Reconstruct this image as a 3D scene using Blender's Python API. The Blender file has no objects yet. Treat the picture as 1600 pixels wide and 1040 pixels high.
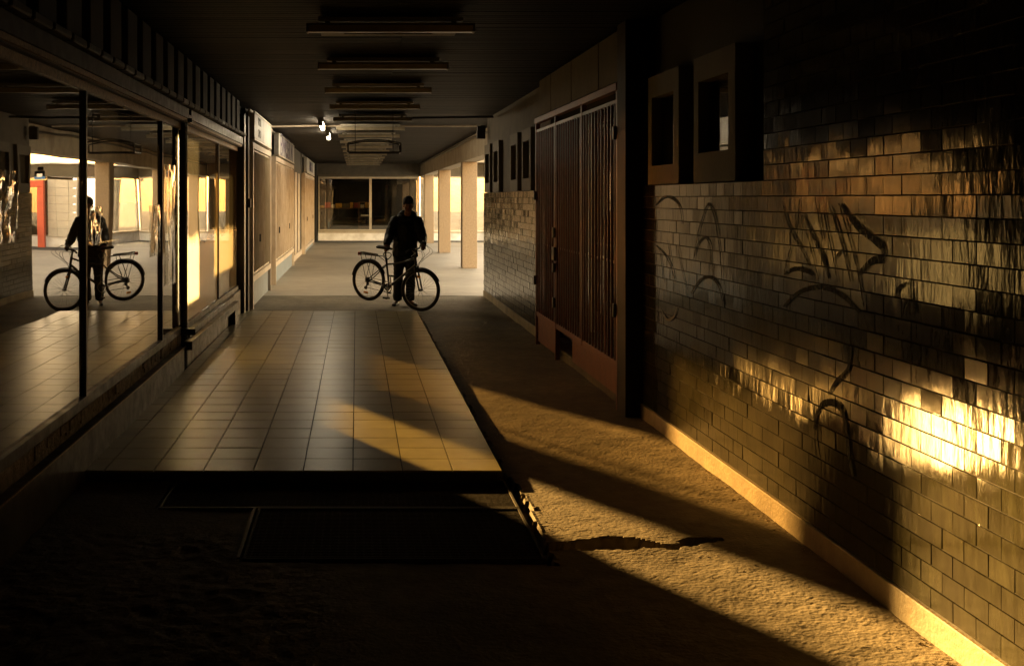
import bpy, bmesh, math, random
from mathutils import Vector, Matrix, noise
R = math.radians
S = bpy.context.scene
COL = S.collection
random.seed(7)

# ------------------------------------------------------------------ camera, light, exposure
H = 1.72                      # eye height
F = 1700.0                    # focal length in pixels of a 1600 px wide picture
cam_d = bpy.data.cameras.new('camera'); cam = bpy.data.objects.new('camera', cam_d); COL.objects.link(cam)
cam.location = (0, 0, H); cam.rotation_euler = (R(90), 0, 0)
cam_d.sensor_width = 36; cam_d.lens = 36*F/1600
cam_d.shift_x = (800-557)/1600; cam_d.shift_y = -(520-310)/1600
cam_d.clip_start = 0.05; cam_d.clip_end = 2000
S.camera = cam
AZ, EL = R(27.4), R(9.5)      # sun lamp at its mirror image in the shop glass; real sun stands right
world = bpy.data.worlds.new('World'); S.world = world; world.use_nodes = True
wn = world.node_tree.nodes; wl = world.node_tree.links
bg = wn['Background']
sky = wn.new('ShaderNodeTexSky'); sky.sky_type = 'NISHITA'; sky.sun_disc = False
sky.sun_elevation = EL; sky.sun_rotation = -AZ; sky.dust_density = 0.6; sky.air_density = 1.0; sky.ozone_density = 0.6
wm = wn.new('ShaderNodeMix'); wm.data_type = 'RGBA'; wm.blend_type = 'MULTIPLY'; wm.inputs[0].default_value = 1
wm.inputs[7].default_value = (1.0, 0.60, 0.34, 1)      # warm white balance of the picture
wl.new(sky.outputs[0], wm.inputs[6]); wl.new(wm.outputs[2], bg.inputs[0]); bg.inputs[1].default_value = 0.15
sun_d = bpy.data.lights.new('sun', 'SUN'); sun_d.energy = 4.7; sun_d.angle = R(1.0); sun_d.color = (1.0, 0.71, 0.31)
sun = bpy.data.objects.new('sun', sun_d); COL.objects.link(sun)
SD = Vector((math.sin(AZ)*math.cos(EL), -math.cos(AZ)*math.cos(EL), -math.sin(EL)))
sun.rotation_euler = SD.to_track_quat('-Z', 'Y').to_euler(); sun.location = (-10, 30, 12)
S.view_settings.view_transform = 'Standard'; S.view_settings.look = 'None'
S.view_settings.gamma = 1; S.view_settings.use_curve_mapping = False
S.view_settings.exposure = 4.5
cy = S.cycles
cy.use_denoising = True; cy.max_bounces = 9; cy.diffuse_bounces = 5; cy.glossy_bounces = 5
cy.transmission_bounces = 6; cy.transparent_max_bounces = 16; cy.sample_clamp_indirect = 6
cy.use_adaptive_sampling = False

# ------------------------------------------------------------------ helpers
def link(o, parent=None):
    COL.objects.link(o)
    if parent is not None: o.parent = parent
    return o
def tag(o, label=None, cat=None, group=None, kind=None):
    if label: o['label'] = label
    if cat: o['category'] = cat
    if group: o['group'] = group
    if kind: o['kind'] = kind
    return o
def thing(name, label, cat, loc=(0, 0, 0), rz=0, group=None):
    o = bpy.data.objects.new(name, None); COL.objects.link(o); o.empty_display_size = .1
    o.location = loc; o.rotation_euler = (0, 0, rz)
    return tag(o, label, cat, group)
def mesh_of(name, bm, mat, smooth=False):
    me = bpy.data.meshes.new(name); bm.to_mesh(me); bm.free()
    if mat: me.materials.append(mat)
    if smooth:
        for p in me.polygons: p.use_smooth = True
    return me
def part(name, bm, mat, parent=None, smooth=False, loc=None):
    o = bpy.data.objects.new(name, mesh_of(name, bm, mat, smooth)); link(o, parent)
    if loc: o.location = loc
    return o
def box(bm, x0, x1, y0, y1, z0, z1, bev=0):
    vs = [bm.verts.new((x, y, z)) for x in (x0, x1) for y in (y0, y1) for z in (z0, z1)]
    for f in ((0, 1, 3, 2), (4, 6, 7, 5), (0, 4, 5, 1), (2, 3, 7, 6), (0, 2, 6, 4), (1, 5, 7, 3)):
        bm.faces.new([vs[i] for i in f])
def bx(*a, bev=0):
    bm = bmesh.new(); box(bm, *a)
    if bev:
        bmesh.ops.bevel(bm, geom=bm.edges[:], offset=bev, segments=1, affect='EDGES')
    return bm
def boxes(lst):
    bm = bmesh.new()
    for b in lst: box(bm, *b)
    return bm
def ring(c, t, r, seg, up=Vector((0, 0, 1))):
    t = t.normalized()
    a = t.cross(up)
    if a.length < 1e-3: a = t.cross(Vector((1, 0, 0)))
    a.normalize(); b = t.cross(a)
    return [c + (a*math.cos(2*math.pi*k/seg) + b*math.sin(2*math.pi*k/seg))*r for k in range(seg)]
def tube(bm, pts, r, seg=8, closed=False, up=Vector((0, 0, 1))):
    pts = [Vector(p) for p in pts]; n = len(pts)
    rs = r if isinstance(r, (list, tuple)) else [r]*n
    rings = []
    for i, p in enumerate(pts):
        if closed: t = pts[(i+1) % n]-pts[i-1]
        else: t = pts[min(i+1, n-1)]-pts[max(i-1, 0)]
        rings.append([bm.verts.new(v) for v in ring(p, t, rs[i], seg, up)])
    m = n if closed else n-1
    for i in range(m):
        A, B = rings[i], rings[(i+1) % n]
        for k in range(seg):
            bm.faces.new((A[k], A[(k+1) % seg], B[(k+1) % seg], B[k]))
    if not closed:
        bm.faces.new(rings[0]); bm.faces.new(list(reversed(rings[-1])))
    return bm
def tb(pts, r, seg=8, closed=False, up=Vector((0, 0, 1))):
    return tube(bmesh.new(), pts, r, seg, closed, up)
def smooth_line(pts, n=5):
    P = [Vector(p) for p in pts]; out = []
    for i in range(len(P)-1):
        p0, p1, p2, p3 = P[max(i-1, 0)], P[i], P[i+1], P[min(i+2, len(P)-1)]
        for k in range(n):
            t = k/n
            out.append(.5*((2*p1)+(-p0+p2)*t+(2*p0-5*p1+4*p2-p3)*t*t+(-p0+3*p1-3*p2+p3)*t**3))
    out.append(P[-1]); return out
def ell(bm, c, r, sub=2, rot=None):
    m = Matrix.Translation(Vector(c)) @ (rot.to_4x4() if rot else Matrix()) @ Matrix.Diagonal((r[0], r[1], r[2], 1))
    bmesh.ops.create_icosphere(bm, subdivisions=sub, radius=1, matrix=m)
def cap(bm, p0, r0, p1, r1, flat=(1, 1, 1)):
    """tapered limb: convex hull of two balls"""
    b = bmesh.new()
    for p, r in ((p0, r0), (p1, r1)):
        rr = r if isinstance(r, (tuple, list)) else (r*flat[0], r*flat[1], r*flat[2])
        ell(b, p, rr, 2)
    res = bmesh.ops.convex_hull(b, input=b.verts[:])
    kill = set(e for e in res['geom_interior'] if isinstance(e, bmesh.types.BMVert))
    kill |= set(e for e in res['geom_unused'] if isinstance(e, bmesh.types.BMVert))
    if kill: bmesh.ops.delete(b, geom=list(kill), context='VERTS')
    me = bpy.data.meshes.new('tmp'); b.to_mesh(me); b.free(); bm.from_mesh(me); bpy.data.meshes.remove(me)

# ------------------------------------------------------------------ materials
def M(name, c, rough=.6, c2=None, scale=8, stretch=(1, 1, 1), bump=.2, bscale=None, metal=0, island=0, spec=.5,
      rvar=0, drough=0, dirt=None, dscale=1.5, damt=.5, bdist=.01, coat=0, shift=False):
    """procedural surface: two colours mixed by noise in world position, patches of dirt, fine relief"""
    m = bpy.data.materials.new(name); m.use_nodes = True
    N = m.node_tree.nodes; L = m.node_tree.links; b = N['Principled BSDF']
    geo = N.new('ShaderNodeNewGeometry'); mp = N.new('ShaderNodeMapping'); mp.inputs['Scale'].default_value = stretch
    L.new(geo.outputs['Position'], mp.inputs['Vector'])
    if shift:      # every piece gets its own stretch of the pattern
        oj = N.new('ShaderNodeObjectInfo'); aj = N.new('ShaderNodeMath'); aj.operation = 'ADD'
        L.new(geo.outputs['Random Per Island'], aj.inputs[0]); L.new(oj.outputs['Random'], aj.inputs[1])
        sj = N.new('ShaderNodeVectorMath'); sj.operation = 'SCALE'; sj.inputs[0].default_value = (17, 31, 23); L.new(aj.outputs[0], sj.inputs['Scale'])
        vj = N.new('ShaderNodeVectorMath'); vj.operation = 'ADD'; L.new(geo.outputs['Position'], vj.inputs[0]); L.new(sj.outputs[0], vj.inputs[1]); L.new(vj.outputs[0], mp.inputs['Vector'])
    n1 = N.new('ShaderNodeTexNoise'); n1.inputs['Scale'].default_value = scale; n1.inputs['Detail'].default_value = 6
    n1.inputs['Roughness'].default_value = .65
    L.new(mp.outputs[0], n1.inputs['Vector'])
    rp = N.new('ShaderNodeMapRange'); rp.inputs[1].default_value = .3; rp.inputs[2].default_value = .7
    L.new(n1.outputs[0], rp.inputs[0])
    c2 = c2 or tuple(v*.72 for v in c)
    mx = N.new('ShaderNodeMix'); mx.data_type = 'RGBA'
    mx.inputs[6].default_value = (*c, 1); mx.inputs[7].default_value = (*c2, 1)
    L.new(rp.outputs[0], mx.inputs[0]); col = mx.outputs[2]
    if dirt:
        n2 = N.new('ShaderNodeTexNoise'); n2.inputs['Scale'].default_value = dscale; n2.inputs['Detail'].default_value = 8
        L.new(geo.outputs['Position'], n2.inputs['Vector'])
        r2 = N.new('ShaderNodeMapRange'); r2.inputs[1].default_value = .40; r2.inputs[2].default_value = .74; r2.inputs[4].default_value = damt
        L.new(n2.outputs[0], r2.inputs[0])
        m2 = N.new('ShaderNodeMix'); m2.data_type = 'RGBA'; m2.inputs[7].default_value = (*dirt, 1)
        L.new(r2.outputs[0], m2.inputs[0]); L.new(col, m2.inputs[6]); col = m2.outputs[2]
    if island:
        oi = N.new('ShaderNodeObjectInfo')
        ad = N.new('ShaderNodeMath'); ad.operation = 'ADD'; fr = N.new('ShaderNodeMath'); fr.operation = 'FRACT'
        L.new(geo.outputs['Random Per Island'], ad.inputs[0]); L.new(oi.outputs['Random'], ad.inputs[1]); L.new(ad.outputs[0], fr.inputs[0])
        mr = N.new('ShaderNodeMapRange'); mr.inputs[3].default_value = 1-island; mr.inputs[4].default_value = 1+island*.5
        L.new(fr.outputs[0], mr.inputs[0])
        hv = N.new('ShaderNodeHueSaturation'); L.new(mr.outputs[0], hv.inputs['Value']); L.new(col, hv.inputs['Color']); col = hv.outputs[0]
    L.new(col, b.inputs['Base Color'])
    b.inputs['Roughness'].default_value = rough; b.inputs['Metallic'].default_value = metal
    b.inputs['Specular IOR Level'].default_value = spec
    if coat: b.inputs['Coat Weight'].default_value = coat; b.inputs['Coat Roughness'].default_value = .1
    if rvar:
        rr = N.new('ShaderNodeMapRange'); rr.inputs[1].default_value = .35; rr.inputs[2].default_value = .65
        rr.inputs[3].default_value = max(.04, rough-rvar); rr.inputs[4].default_value = min(1, rough+rvar)
        L.new(n1.outputs[0], rr.inputs[0]); L.new(rr.outputs[0], b.inputs['Roughness'])
    if dirt and drough:
        src = b.inputs['Roughness'].links[0].from_socket if b.inputs['Roughness'].links else None
        mr2 = N.new('ShaderNodeMix'); mr2.data_type = 'FLOAT'; mr2.inputs[3].default_value = drough
        if src: L.new(src, mr2.inputs[2])
        else: mr2.inputs[2].default_value = rough
        L.new(r2.outputs[0], mr2.inputs[0]); L.new(mr2.outputs[0], b.inputs['Roughness'])
    if bump:
        n3 = N.new('ShaderNodeTexNoise'); n3.inputs['Scale'].default_value = bscale or scale*4; n3.inputs['Detail'].default_value = 5
        L.new(mp.outputs[0], n3.inputs['Vector'])
        bp = N.new('ShaderNodeBump'); bp.inputs['Strength'].default_value = bump; bp.inputs['Distance'].default_value = bdist
        L.new(n3.outputs[0], bp.inputs['Height']); L.new(bp.outputs[0], b.inputs['Normal'])
    return m
def glass_mat(name, tint=(1, 1, 1), ior=1.9, boost=0.0, wave=.0, film=False):
    """window pane: fresnel mix of a mirror and a clear passage; optional pale dust film shaped as the sunlit lower patch"""
    m = bpy.data.materials.new(name); m.use_nodes = True
    N = m.node_tree.nodes; L = m.node_tree.links; N.remove(N['Principled BSDF']); out = N['Material Output']
    tr = N.new('ShaderNodeBsdfTransparent'); tr.inputs[0].default_value = (*tint, 1)
    gl = N.new('ShaderNodeBsdfGlossy'); gl.inputs['Roughness'].default_value = 0.0; gl.inputs[0].default_value = (.96, .95, .92, 1)
    f0 = ((ior-1)/(ior+1))**2                     # schlick, the same from both sides of the pane
    lw = N.new('ShaderNodeLayerWeight'); lw.inputs[0].default_value = .5
    pw = N.new('ShaderNodeMath'); pw.operation = 'POWER'; pw.inputs[1].default_value = 4.0; L.new(lw.outputs['Facing'], pw.inputs[0])
    ad = N.new('ShaderNodeMath'); ad.operation = 'MULTIPLY_ADD'; ad.use_clamp = True
    ad.inputs[1].default_value = 1-f0; ad.inputs[2].default_value = f0+boost; L.new(pw.outputs[0], ad.inputs[0])
    ms = N.new('ShaderNodeMixShader'); L.new(ad.outputs[0], ms.inputs[0]); L.new(tr.outputs[0], ms.inputs[1]); L.new(gl.outputs[0], ms.inputs[2])
    geo = N.new('ShaderNodeNewGeometry')
    if wave:
        n = N.new('ShaderNodeTexNoise'); n.inputs['Scale'].default_value = .9; n.inputs['Detail'].default_value = 1
        L.new(geo.outputs['Position'], n.inputs['Vector'])
        bp = N.new('ShaderNodeBump'); bp.inputs['Strength'].default_value = 1; bp.inputs['Distance'].default_value = wave
        L.new(n.outputs[0], bp.inputs['Height']); L.new(bp.outputs[0], gl.inputs['Normal'])
    last = ms.outputs[0]
    # thin dust everywhere; film thickens it up to the top of the sunlit patch
    df = N.new('ShaderNodeBsdfDiffuse'); df.inputs[0].default_value = (.55, .52, .45, 1)
    tl = N.new('ShaderNodeBsdfTranslucent'); tl.inputs[0].default_value = (.85, .8, .66, 1)
    dm = N.new('ShaderNodeMixShader'); dm.inputs[0].default_value = .75; L.new(df.outputs[0], dm.inputs[1]); L.new(tl.outputs[0], dm.inputs[2])
    nz = N.new('ShaderNodeTexNoise'); nz.inputs['Scale'].default_value = 3.0; nz.inputs['Detail'].default_value = 5
    mp = N.new('ShaderNodeMapping'); mp.inputs['Scale'].default_value = (1, 1, .45); L.new(geo.outputs['Position'], mp.inputs[0]); L.new(mp.outputs[0], nz.inputs['Vector'])
    sep = N.new('ShaderNodeSeparateXYZ'); L.new(geo.outputs['Position'], sep.inputs[0])
    if film:
        zz = N.new('ShaderNodeMath'); zz.operation = 'MULTIPLY_ADD'; zz.inputs[1].default_value = .28
        L.new(nz.outputs[0], zz.inputs[0]); L.new(sep.outputs[2], zz.inputs[2])
        r = N.new('ShaderNodeMapRange'); r.inputs[1].default_value = 1.52; r.inputs[2].default_value = 1.36; r.inputs[3].default_value = .012; r.inputs[4].default_value = .34
        r.interpolation_type = 'SMOOTHSTEP'
        L.new(zz.outputs[0], r.inputs[0]); fac = r.outputs[0]
    else:
        r = N.new('ShaderNodeMapRange'); r.inputs[1].default_value = .4; r.inputs[2].default_value = .75; r.inputs[3].default_value = .0; r.inputs[4].default_value = .03
        L.new(nz.outputs[0], r.inputs[0]); fac = r.outputs[0]
    m2 = N.new('ShaderNodeMixShader'); L.new(fac, m2.inputs[0]); L.new(last, m2.inputs[1]); L.new(dm.outputs[0], m2.inputs[2])
    L.new(m2.outputs[0], out.inputs[0])
    return m
def emit_mat(name, c, s):
    m = bpy.data.materials.new(name); m.use_nodes = True
    b = m.node_tree.nodes['Principled BSDF']; b.inputs['Emission Color'].default_value = (*c, 1); b.inputs['Emission Strength'].default_value = s
    b.inputs['Base Color'].default_value = (.8, .8, .8, 1)
    return m
def blind_mat(name, c):
    m = bpy.data.materials.new(name); m.use_nodes = True
    N = m.node_tree.nodes; L = m.node_tree.links; N.remove(N['Principled BSDF']); out = N['Material Output']
    d = N.new('ShaderNodeBsdfDiffuse'); t = N.new('ShaderNodeBsdfTranslucent'); mx = N.new('ShaderNodeMixShader'); mx.inputs[0].default_value = .85
    geo = N.new('ShaderNodeNewGeometry'); n = N.new('ShaderNodeTexNoise'); n.inputs['Scale'].default_value = 5; n.inputs['Detail'].default_value = 7
    mp = N.new('ShaderNodeMapping'); mp.inputs['Scale'].default_value = (1, 1, 2.5)
    L.new(geo.outputs['Position'], mp.inputs[0]); L.new(mp.outputs[0], n.inputs['Vector'])
    cm = N.new('ShaderNodeMix'); cm.data_type = 'RGBA'; cm.inputs[6].default_value = (*[v*.5 for v in c], 1); cm.inputs[7].default_value = (*c, 1)
    L.new(n.outputs[0], cm.inputs[0]); L.new(cm.outputs[2], d.inputs[0]); L.new(cm.outputs[2], t.inputs[0])
    L.new(d.outputs[0], mx.inputs[1]); L.new(t.outputs[0], mx.inputs[2]); L.new(mx.outputs[0], out.inputs[0])
    return m

m_ground = M('worn_concrete', (.22, .18, .115), .85, (.12, .096, .06), 9, bump=.36, bscale=50, bdist=.014, dirt=(.05, .04, .027), dscale=1.3, damt=.65)
m_ground_far = M('smooth_concrete', (.36, .31, .24), .7, (.28, .24, .19), 3, bump=.15, bscale=60, dirt=(.13, .11, .09), dscale=.5, damt=.5)
m_asphalt = M('asphalt', (.06, .057, .052), .8, (.04, .04, .04), 20, bump=.3)
m_earth = M('courtyard_paving', (.4, .36, .3), .8, (.3, .27, .22), 2, bump=.2, bscale=30)
m_tile = M('ceramic_floor_tile', (.28, .245, .105), .33, (.205, .175, .075), 5, bump=.02, bscale=30, spec=.3, dirt=(.09, .075, .04), dscale=4.0, damt=.3, island=.14, bdist=.006)
m_grout = M('dark_grout', (.05, .045, .035), .9, bump=.3)
m_brick = M('glazed_wall_tile', (.046, .044, .025), .065, (.018, .016, .009), 4.5, (5, 5, 1.5), bump=.32, bscale=4.0, rvar=.03, island=.24, spec=.30, shift=True,
            dirt=(.02, .016, .01), dscale=2.0, damt=.9, bdist=.005, drough=.16)
m_mortar = M('dark_mortar', (.035, .03, .022), .9, bump=.3)
m_skirt = M('painted_plinth', (.36, .3, .19), .6, (.24, .19, .12), 7, bump=.4, bscale=40, dirt=(.09, .075, .05), dscale=3, damt=.6)
m_graf = M('faded_black_spray', (.018, .017, .014), .75, (.03, .028, .022), 12, bump=.1)
for _m in (m_graf,):
    _N = _m.node_tree.nodes; _L = _m.node_tree.links; _g = _N.new('ShaderNodeNewGeometry'); _p = _N.new('ShaderNodeMapping'); _p.inputs['Scale'].default_value = (1, 5, 1.5)
    _n = _N.new('ShaderNodeTexNoise'); _n.inputs['Scale'].default_value = 14; _n.inputs['Detail'].default_value = 6; _r = _N.new('ShaderNodeMapRange')
    _r.inputs[1].default_value = .3; _r.inputs[2].default_value = .55; _r.inputs[3].default_value = .45; _r.inputs[4].default_value = 1.0
    _L.new(_g.outputs['Position'], _p.inputs[0]); _L.new(_p.outputs[0], _n.inputs['Vector']); _L.new(_n.outputs[0], _r.inputs[0]); _L.new(_r.outputs[0], _N['Principled BSDF'].inputs['Alpha'])
m_graf2 = M('thin_grey_spray', (.10, .09, .065), .6, (.04, .037, .03), 12, bump=.1)
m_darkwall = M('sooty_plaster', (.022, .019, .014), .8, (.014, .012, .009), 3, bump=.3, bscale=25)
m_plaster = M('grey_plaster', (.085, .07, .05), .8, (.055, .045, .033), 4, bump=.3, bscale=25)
m_cream = M('cream_window_surround', (.10, .083, .052), .7, (.07, .058, .036), 4, bump=.25, bscale=30, dirt=(.07, .05, .03), dscale=6, damt=.5)
m_slat = M('brown_ceiling_slat', (.014, .010, .007), .6, (.008, .006, .004), 3, (1, 6, 1), bump=.15, island=.85, spec=.12)
m_beam = M('painted_beam', (.4, .35, .27), .7, (.27, .23, .17), 3, bump=.3, bscale=20, dirt=(.13, .1, .07), dscale=2)
m_column = M('pebbledash', (.33, .25, .17), .85, (.2, .15, .1), 30, bump=.9, bscale=90, bdist=.012)
m_whitebase = M('white_painted_base', (.84, .82, .8), .7, (.74, .71, .68), 3, bump=.2, bscale=20, dirt=(.3, .26, .2), dscale=3, damt=.4)
m_frame = M('aluminium_frame', (.42, .38, .3), .45, (.32, .28, .22), 5, bump=.1, metal=.3)
m_dark = M('black_painted_steel', (.016, .014, .012), .45, (.03, .02, .014), 10, bump=.15)
m_brown = M('brown_anodised', (.045, .03, .019), .45, (.026, .018, .012), 8, bump=.15, rvar=.1)
m_lip = M('worn_metal_lip', (.42, .3, .16), .5, (.13, .09, .05), 35, bump=.5, bscale=60, metal=.4)
m_crumb = M('crumbling_plaster', (.4, .34, .25), .8, (.1, .085, .06), 14, bump=1, bscale=45, bdist=.02)
m_panel = M('dull_corrugated_panel', (.035, .027, .018), .7, (.02, .015, .01), 6, (1, 1, .3), bump=.2)
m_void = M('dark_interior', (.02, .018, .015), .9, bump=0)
m_door = M('cream_door_paint', (.52, .44, .36), .5, (.38, .31, .24), 5, (2, 2, .5), bump=.2, bscale=16, dirt=(.22, .17, .11), dscale=4, damt=.5)
m_door2 = M('grubby_panel_paint', (.44, .38, .29), .5, (.33, .28, .2), 6, (2, 2, .4), bump=.2)
m_sign = M('dirty_sign_board', (.46, .44, .42), .5, (.35, .33, .3), 6, bump=.1, dirt=(.2, .17, .13), dscale=5, damt=.4)
m_letter = M('purple_letters', (.06, .045, .11), .5, bump=0)
m_letter2 = M('faint_letters', (.2, .17, .14), .5, bump=0)
m_bluegrey = M('blue_grey_kick_panel', (.16, .2, .24), .6, (.12, .15, .18), 5, bump=.2)
m_gate = M('rust_red_paint', (.17, .04, .018), .45, (.11, .026, .012), 9, bump=.2, dirt=(.04, .02, .012), dscale=5, damt=.5)
m_gateL = M('orange_red_panel', (.2, .06, .021), .5, (.13, .037, .014), 6, bump=.2)
m_pilaster = M('dark_brown_post', (.014, .006, .005), .6, (.009, .005, .004), 7, bump=.1, spec=.2)
m_grate = M('rusty_grating', (.03, .019, .011), .75, (.015, .011, .008), 18, bump=.3, metal=.1, spec=.2)
m_steel = M('worn_angle_steel', (.06, .05, .036), .6, (.06, .05, .04), 14, bump=.3, metal=.4)
m_lamp = M('lamp_housing', (.16, .14, .1), .5, (.1, .09, .065), 5, bump=.05)
m_lampplate = M('lamp_back_plate', (.2, .18, .14), .6, bump=.1)
m_diff = M('cloudy_diffuser', (.2, .17, .115), .3, (.13, .11, .075), 7, bump=.05)
m_tube = emit_mat('lit_tube', (1.0, .82, .55), 6.0)
m_pane = glass_mat('shop_pane', (.45, .40, .32), ior=2.3, boost=.05, wave=.0025)
m_tinted = glass_mat('tinted_dimming_pane', (.66, .62, .54), ior=1.4)
m_pane_sunpatch = glass_mat('sun_patch_dust_pane', (.85, .74, .56), ior=2.0, boost=.0, wave=.0012, film=True)  # pale film put in to carry the extent of the sunlit patch
m_pane_back = glass_mat('back_shop_pane', (.8, .78, .72), ior=2.2, wave=.001)
m_blind = blind_mat('sunlit_blind', (.9, .9, .88))
m_red = M('red_portal_paint', (.62, .09, .035), .45, (.5, .07, .03), 4, bump=.05)
m_blue = M('blue_board', (.05, .2, .5), .5, bump=0)
m_white = M('white_paint', (.8, .78, .74), .5, bump=.1)
m_yellow = M('yellow_card', (.7, .4, .04), .6, bump=.1)
m_block = M('painted_block_wall', (.62, .56, .47), .7, (.52, .47, .39), 4, bump=.2, island=.06)
m_wood = M('brown_wood', (.16, .08, .035), .5, (.1, .05, .02), 5, (1, 6, 6), bump=.2)
m_leaf = M('bush_leaf', (.07, .10, .025), .5, (.035, .06, .015), 6, bump=0, island=.4)
m_leaf2 = M('hedge_leaf', (.03, .045, .015), .6, (.02, .03, .01), 4, bump=0, island=.4)
m_bark = M('bark', (.1, .075, .05), .9, bump=.6)
m_dress = M('grey_dress', (.12, .11, .09), .8, bump=.2)

# ------------------------------------------------------------------ ground
XG = -1.74                                  # plane of the shop glass
XR = 2.25                                   # plane of the glazed tile wall
XS = 2.236                                  # face of its plinth
YE = 19.2                                   # far end of that wall
PX1, PY0, PY1, PZ = .893, 6.66, 16.11, .05  # tiled platform
# stuff under everything, to the horizon
tag(part('ground', bx(-400, 400, -60, 500, -.5, -.06), m_earth), kind='structure')
def fb(x, y, s, o=4):
    return noise.fractal(Vector((x*s, y*s, 3.3)), 1.0, 2.0, o)
crack = [(.90, 5.37, .05), (1.0, 5.41, .045), (1.12, 5.42, .06), (1.25, 5.44, .085), (1.38, 5.44, .075), (1.47, 5.41, .035), (1.56, 5.375, .02), (1.62, 5.42, .012), (1.68, 5.465, .045), (1.74, 5.49, .02), (1.84, 5.51, .008)]
def seg_d(x, y):
    best = 9
    for (ax, ay, aw), (bx_, by, bw) in zip(crack, crack[1:]):
        dx, dy = bx_-ax, by-ay; t = max(0, min(1, ((x-ax)*dx+(y-ay)*dy)/(dx*dx+dy*dy)))
        d = math.hypot(x-ax-dx*t, y-ay-dy*t) - (aw+(bw-aw)*t)
        best = min(best, d)
    return best
def gz(x, y):
    z = fb(x, y, 1.1)*.010 + fb(x, y, 9, 3)*.0024 + fb(x+7, y*1.3, 34, 2)*.0013
    z = z - .006
    if x < PX1 and y > PY0-.02 and y < PY1: return -.03
    if x < 1.9 and 5 < y < 5.8:
        d = seg_d(x, y) + fb(x, y, 18, 2)*.018
        z += -.05*max(0, min(1, .5-d/.02))
    # trench along the platform and broken edge beside the gratings
    if PY0-.1 < y < PY1 and PX1 < x < PX1+.045+.015*fb(x, y, 6): z -= .045
    if 5.15 < y < 6.75:
        e = .91+.03+.035*fb(3, y, 4, 4)+.02*fb(x, y, 15, 3)+(.02 if y > 6 else 0)
        if .905 < x < e: z -= .05
        if e < x < e+.02: z += .006
    if 5.17 < y < 6.72 and ((-.56 < x < .915 and y < 6.1) or (-1.12 < x < .915 and y >= 6.04)): z = -.07
    # broken patch lower left
    q = fb(x*.8+2, y*.8, 1.6, 4)
    if x < -.15 and y < 5.6: z += .008*min(1, max(0, q*12))*min(1, max(0, (-.15-x)*3)) + .006*fb(x, y, 14, 3)
    return z
xs = [-1.78+i*.02 for i in range(int((2.30+1.78)/.02)+1)]
ys = []; y = 2.4
while y < 19.2: ys.append(y); y += .018 if y < 7.2 else (.03 if y < 9.5 else .09)
ys.append(19.2)
vs = [(x, y, gz(x, y)) for y in ys for x in xs]; nx = len(xs)
fs = [(j*nx+i, j*nx+i+1, (j+1)*nx+i+1, (j+1)*nx+i) for j in range(len(ys)-1) for i in range(nx-1)]
me = bpy.data.meshes.new('pavement'); me.from_pydata(vs, [], fs); me.materials.append(m_ground)
tag(link(bpy.data.objects.new('pavement', me)), kind='structure')
tag(part('pavement', bx(-1.8, 2.4, -12, 2.4, -.3, -.004), m_ground), kind='structure')
tag(part('pavement', bx(-3.4, 5.9, 19.22, 42.6, -.3, 0), m_ground_far), kind='structure')
tag(part('pavement', bx(2.55, 16, 5, 19.2, -.3, -.001), m_ground_far), kind='structure')
tag(part('pavement', bx(5.92, 16, 19.22, 36.2, -.3, -.001), m_ground_far), kind='structure')
tag(part('road', bx(-3.4, 6.6, 42.6, 44.3, -.3, .002), m_asphalt), kind='structure')
tag(part('road', bx(5.92, 16, 36.2, 38.6, -.3, .002), m_asphalt), kind='structure')

# tiled platform: every tile a piece of its own
plat = part('tiled_floor', bx(-1.668, PX1, PY0, PY1, -.02, PZ-.006), m_grout); tag(plat, kind='structure')
T = .305
def tile_mesh(w):
    return mesh_of('tile', bx(-w/2, w/2, -T/2+.0045, T/2-.0045, -.012, .006), m_tile)
tm = tile_mesh(T-.0072); wl_ = (PX1-8*T)-(-1.668); tmn = tile_mesh(wl_-.0072)
for r in range(31):
    for c in range(9):
        o = bpy.data.objects.new('tile', tm if c < 8 else tmn); COL.objects.link(o); o.parent = plat
        xc = PX1-(c+.5)*T if c < 8 else -1.668+wl_/2
        o.location = (xc, PY0+(r+.5)*T, PZ+random.uniform(-.0006, .0006))
        o.rotation_euler = (random.gauss(0, .0018), random.gauss(0, .0018), random.gauss(0, .0015))
edge = part('edge_strip', bx(PX1-.03, PX1+.004, PY0-.006, PY0+.002, .0, PZ-.008), m_steel, plat)

# two gratings in front of the platform
def grating(x0, x1, y0, y1, label):
    g = thing('floor_grating', label, 'grating', ((x0+x1)/2, (y0+y1)/2, -.03), group='gratings before the platform')
    w, d = (x1-x0)/2, (y1-y0)/2
    part('frame', boxes([(-w, w, -d, -d+.012, 0, .032), (-w, w, d-.012, d, 0, .032), (-w, -w+.012, -d+.012, d-.012, 0, .032), (w-.012, w, -d+.012, d-.012, 0, .032)]), m_steel if y0 > 6 else m_grate, g)
    bm = bmesh.new(); y = -d+.02; k = 0
    while y < d-.02:
        box(bm, -w+.013, w-.013, y, y+.007, .008, .026); y += .024
    x = -w+.03
    while x < w-.03:
        yy = -d+.013+(.012 if k % 2 else 0); k += 1
        box(bm, x, x+.010, -d+.013, d-.013, .004, .022); x += .042
    part('lattice', bm, m_grate, g)['kind'] = 'stuff'
    part('pit', bx(-w+.013, w-.013, -d+.013, d-.013, -.03, -.002), m_void, g)
    return g
grating(-1.10, .905, 6.06, 6.645, 'wide narrow metal grating against the edge of the tiled platform')
grating(-.545, .905, 5.20, 6.045, 'deeper metal grating lying on the camera side of the other grating')
ai = part('angle_iron', boxes([(-1.10, -.56, 6.035, 6.05, -.02, .006), (-.572, -.557, 5.2, 6.035, -.02, .006)]), m_steel)
tag(ai, 'bent worn steel angle edging the corner of the gratings', 'angle iron')

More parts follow.
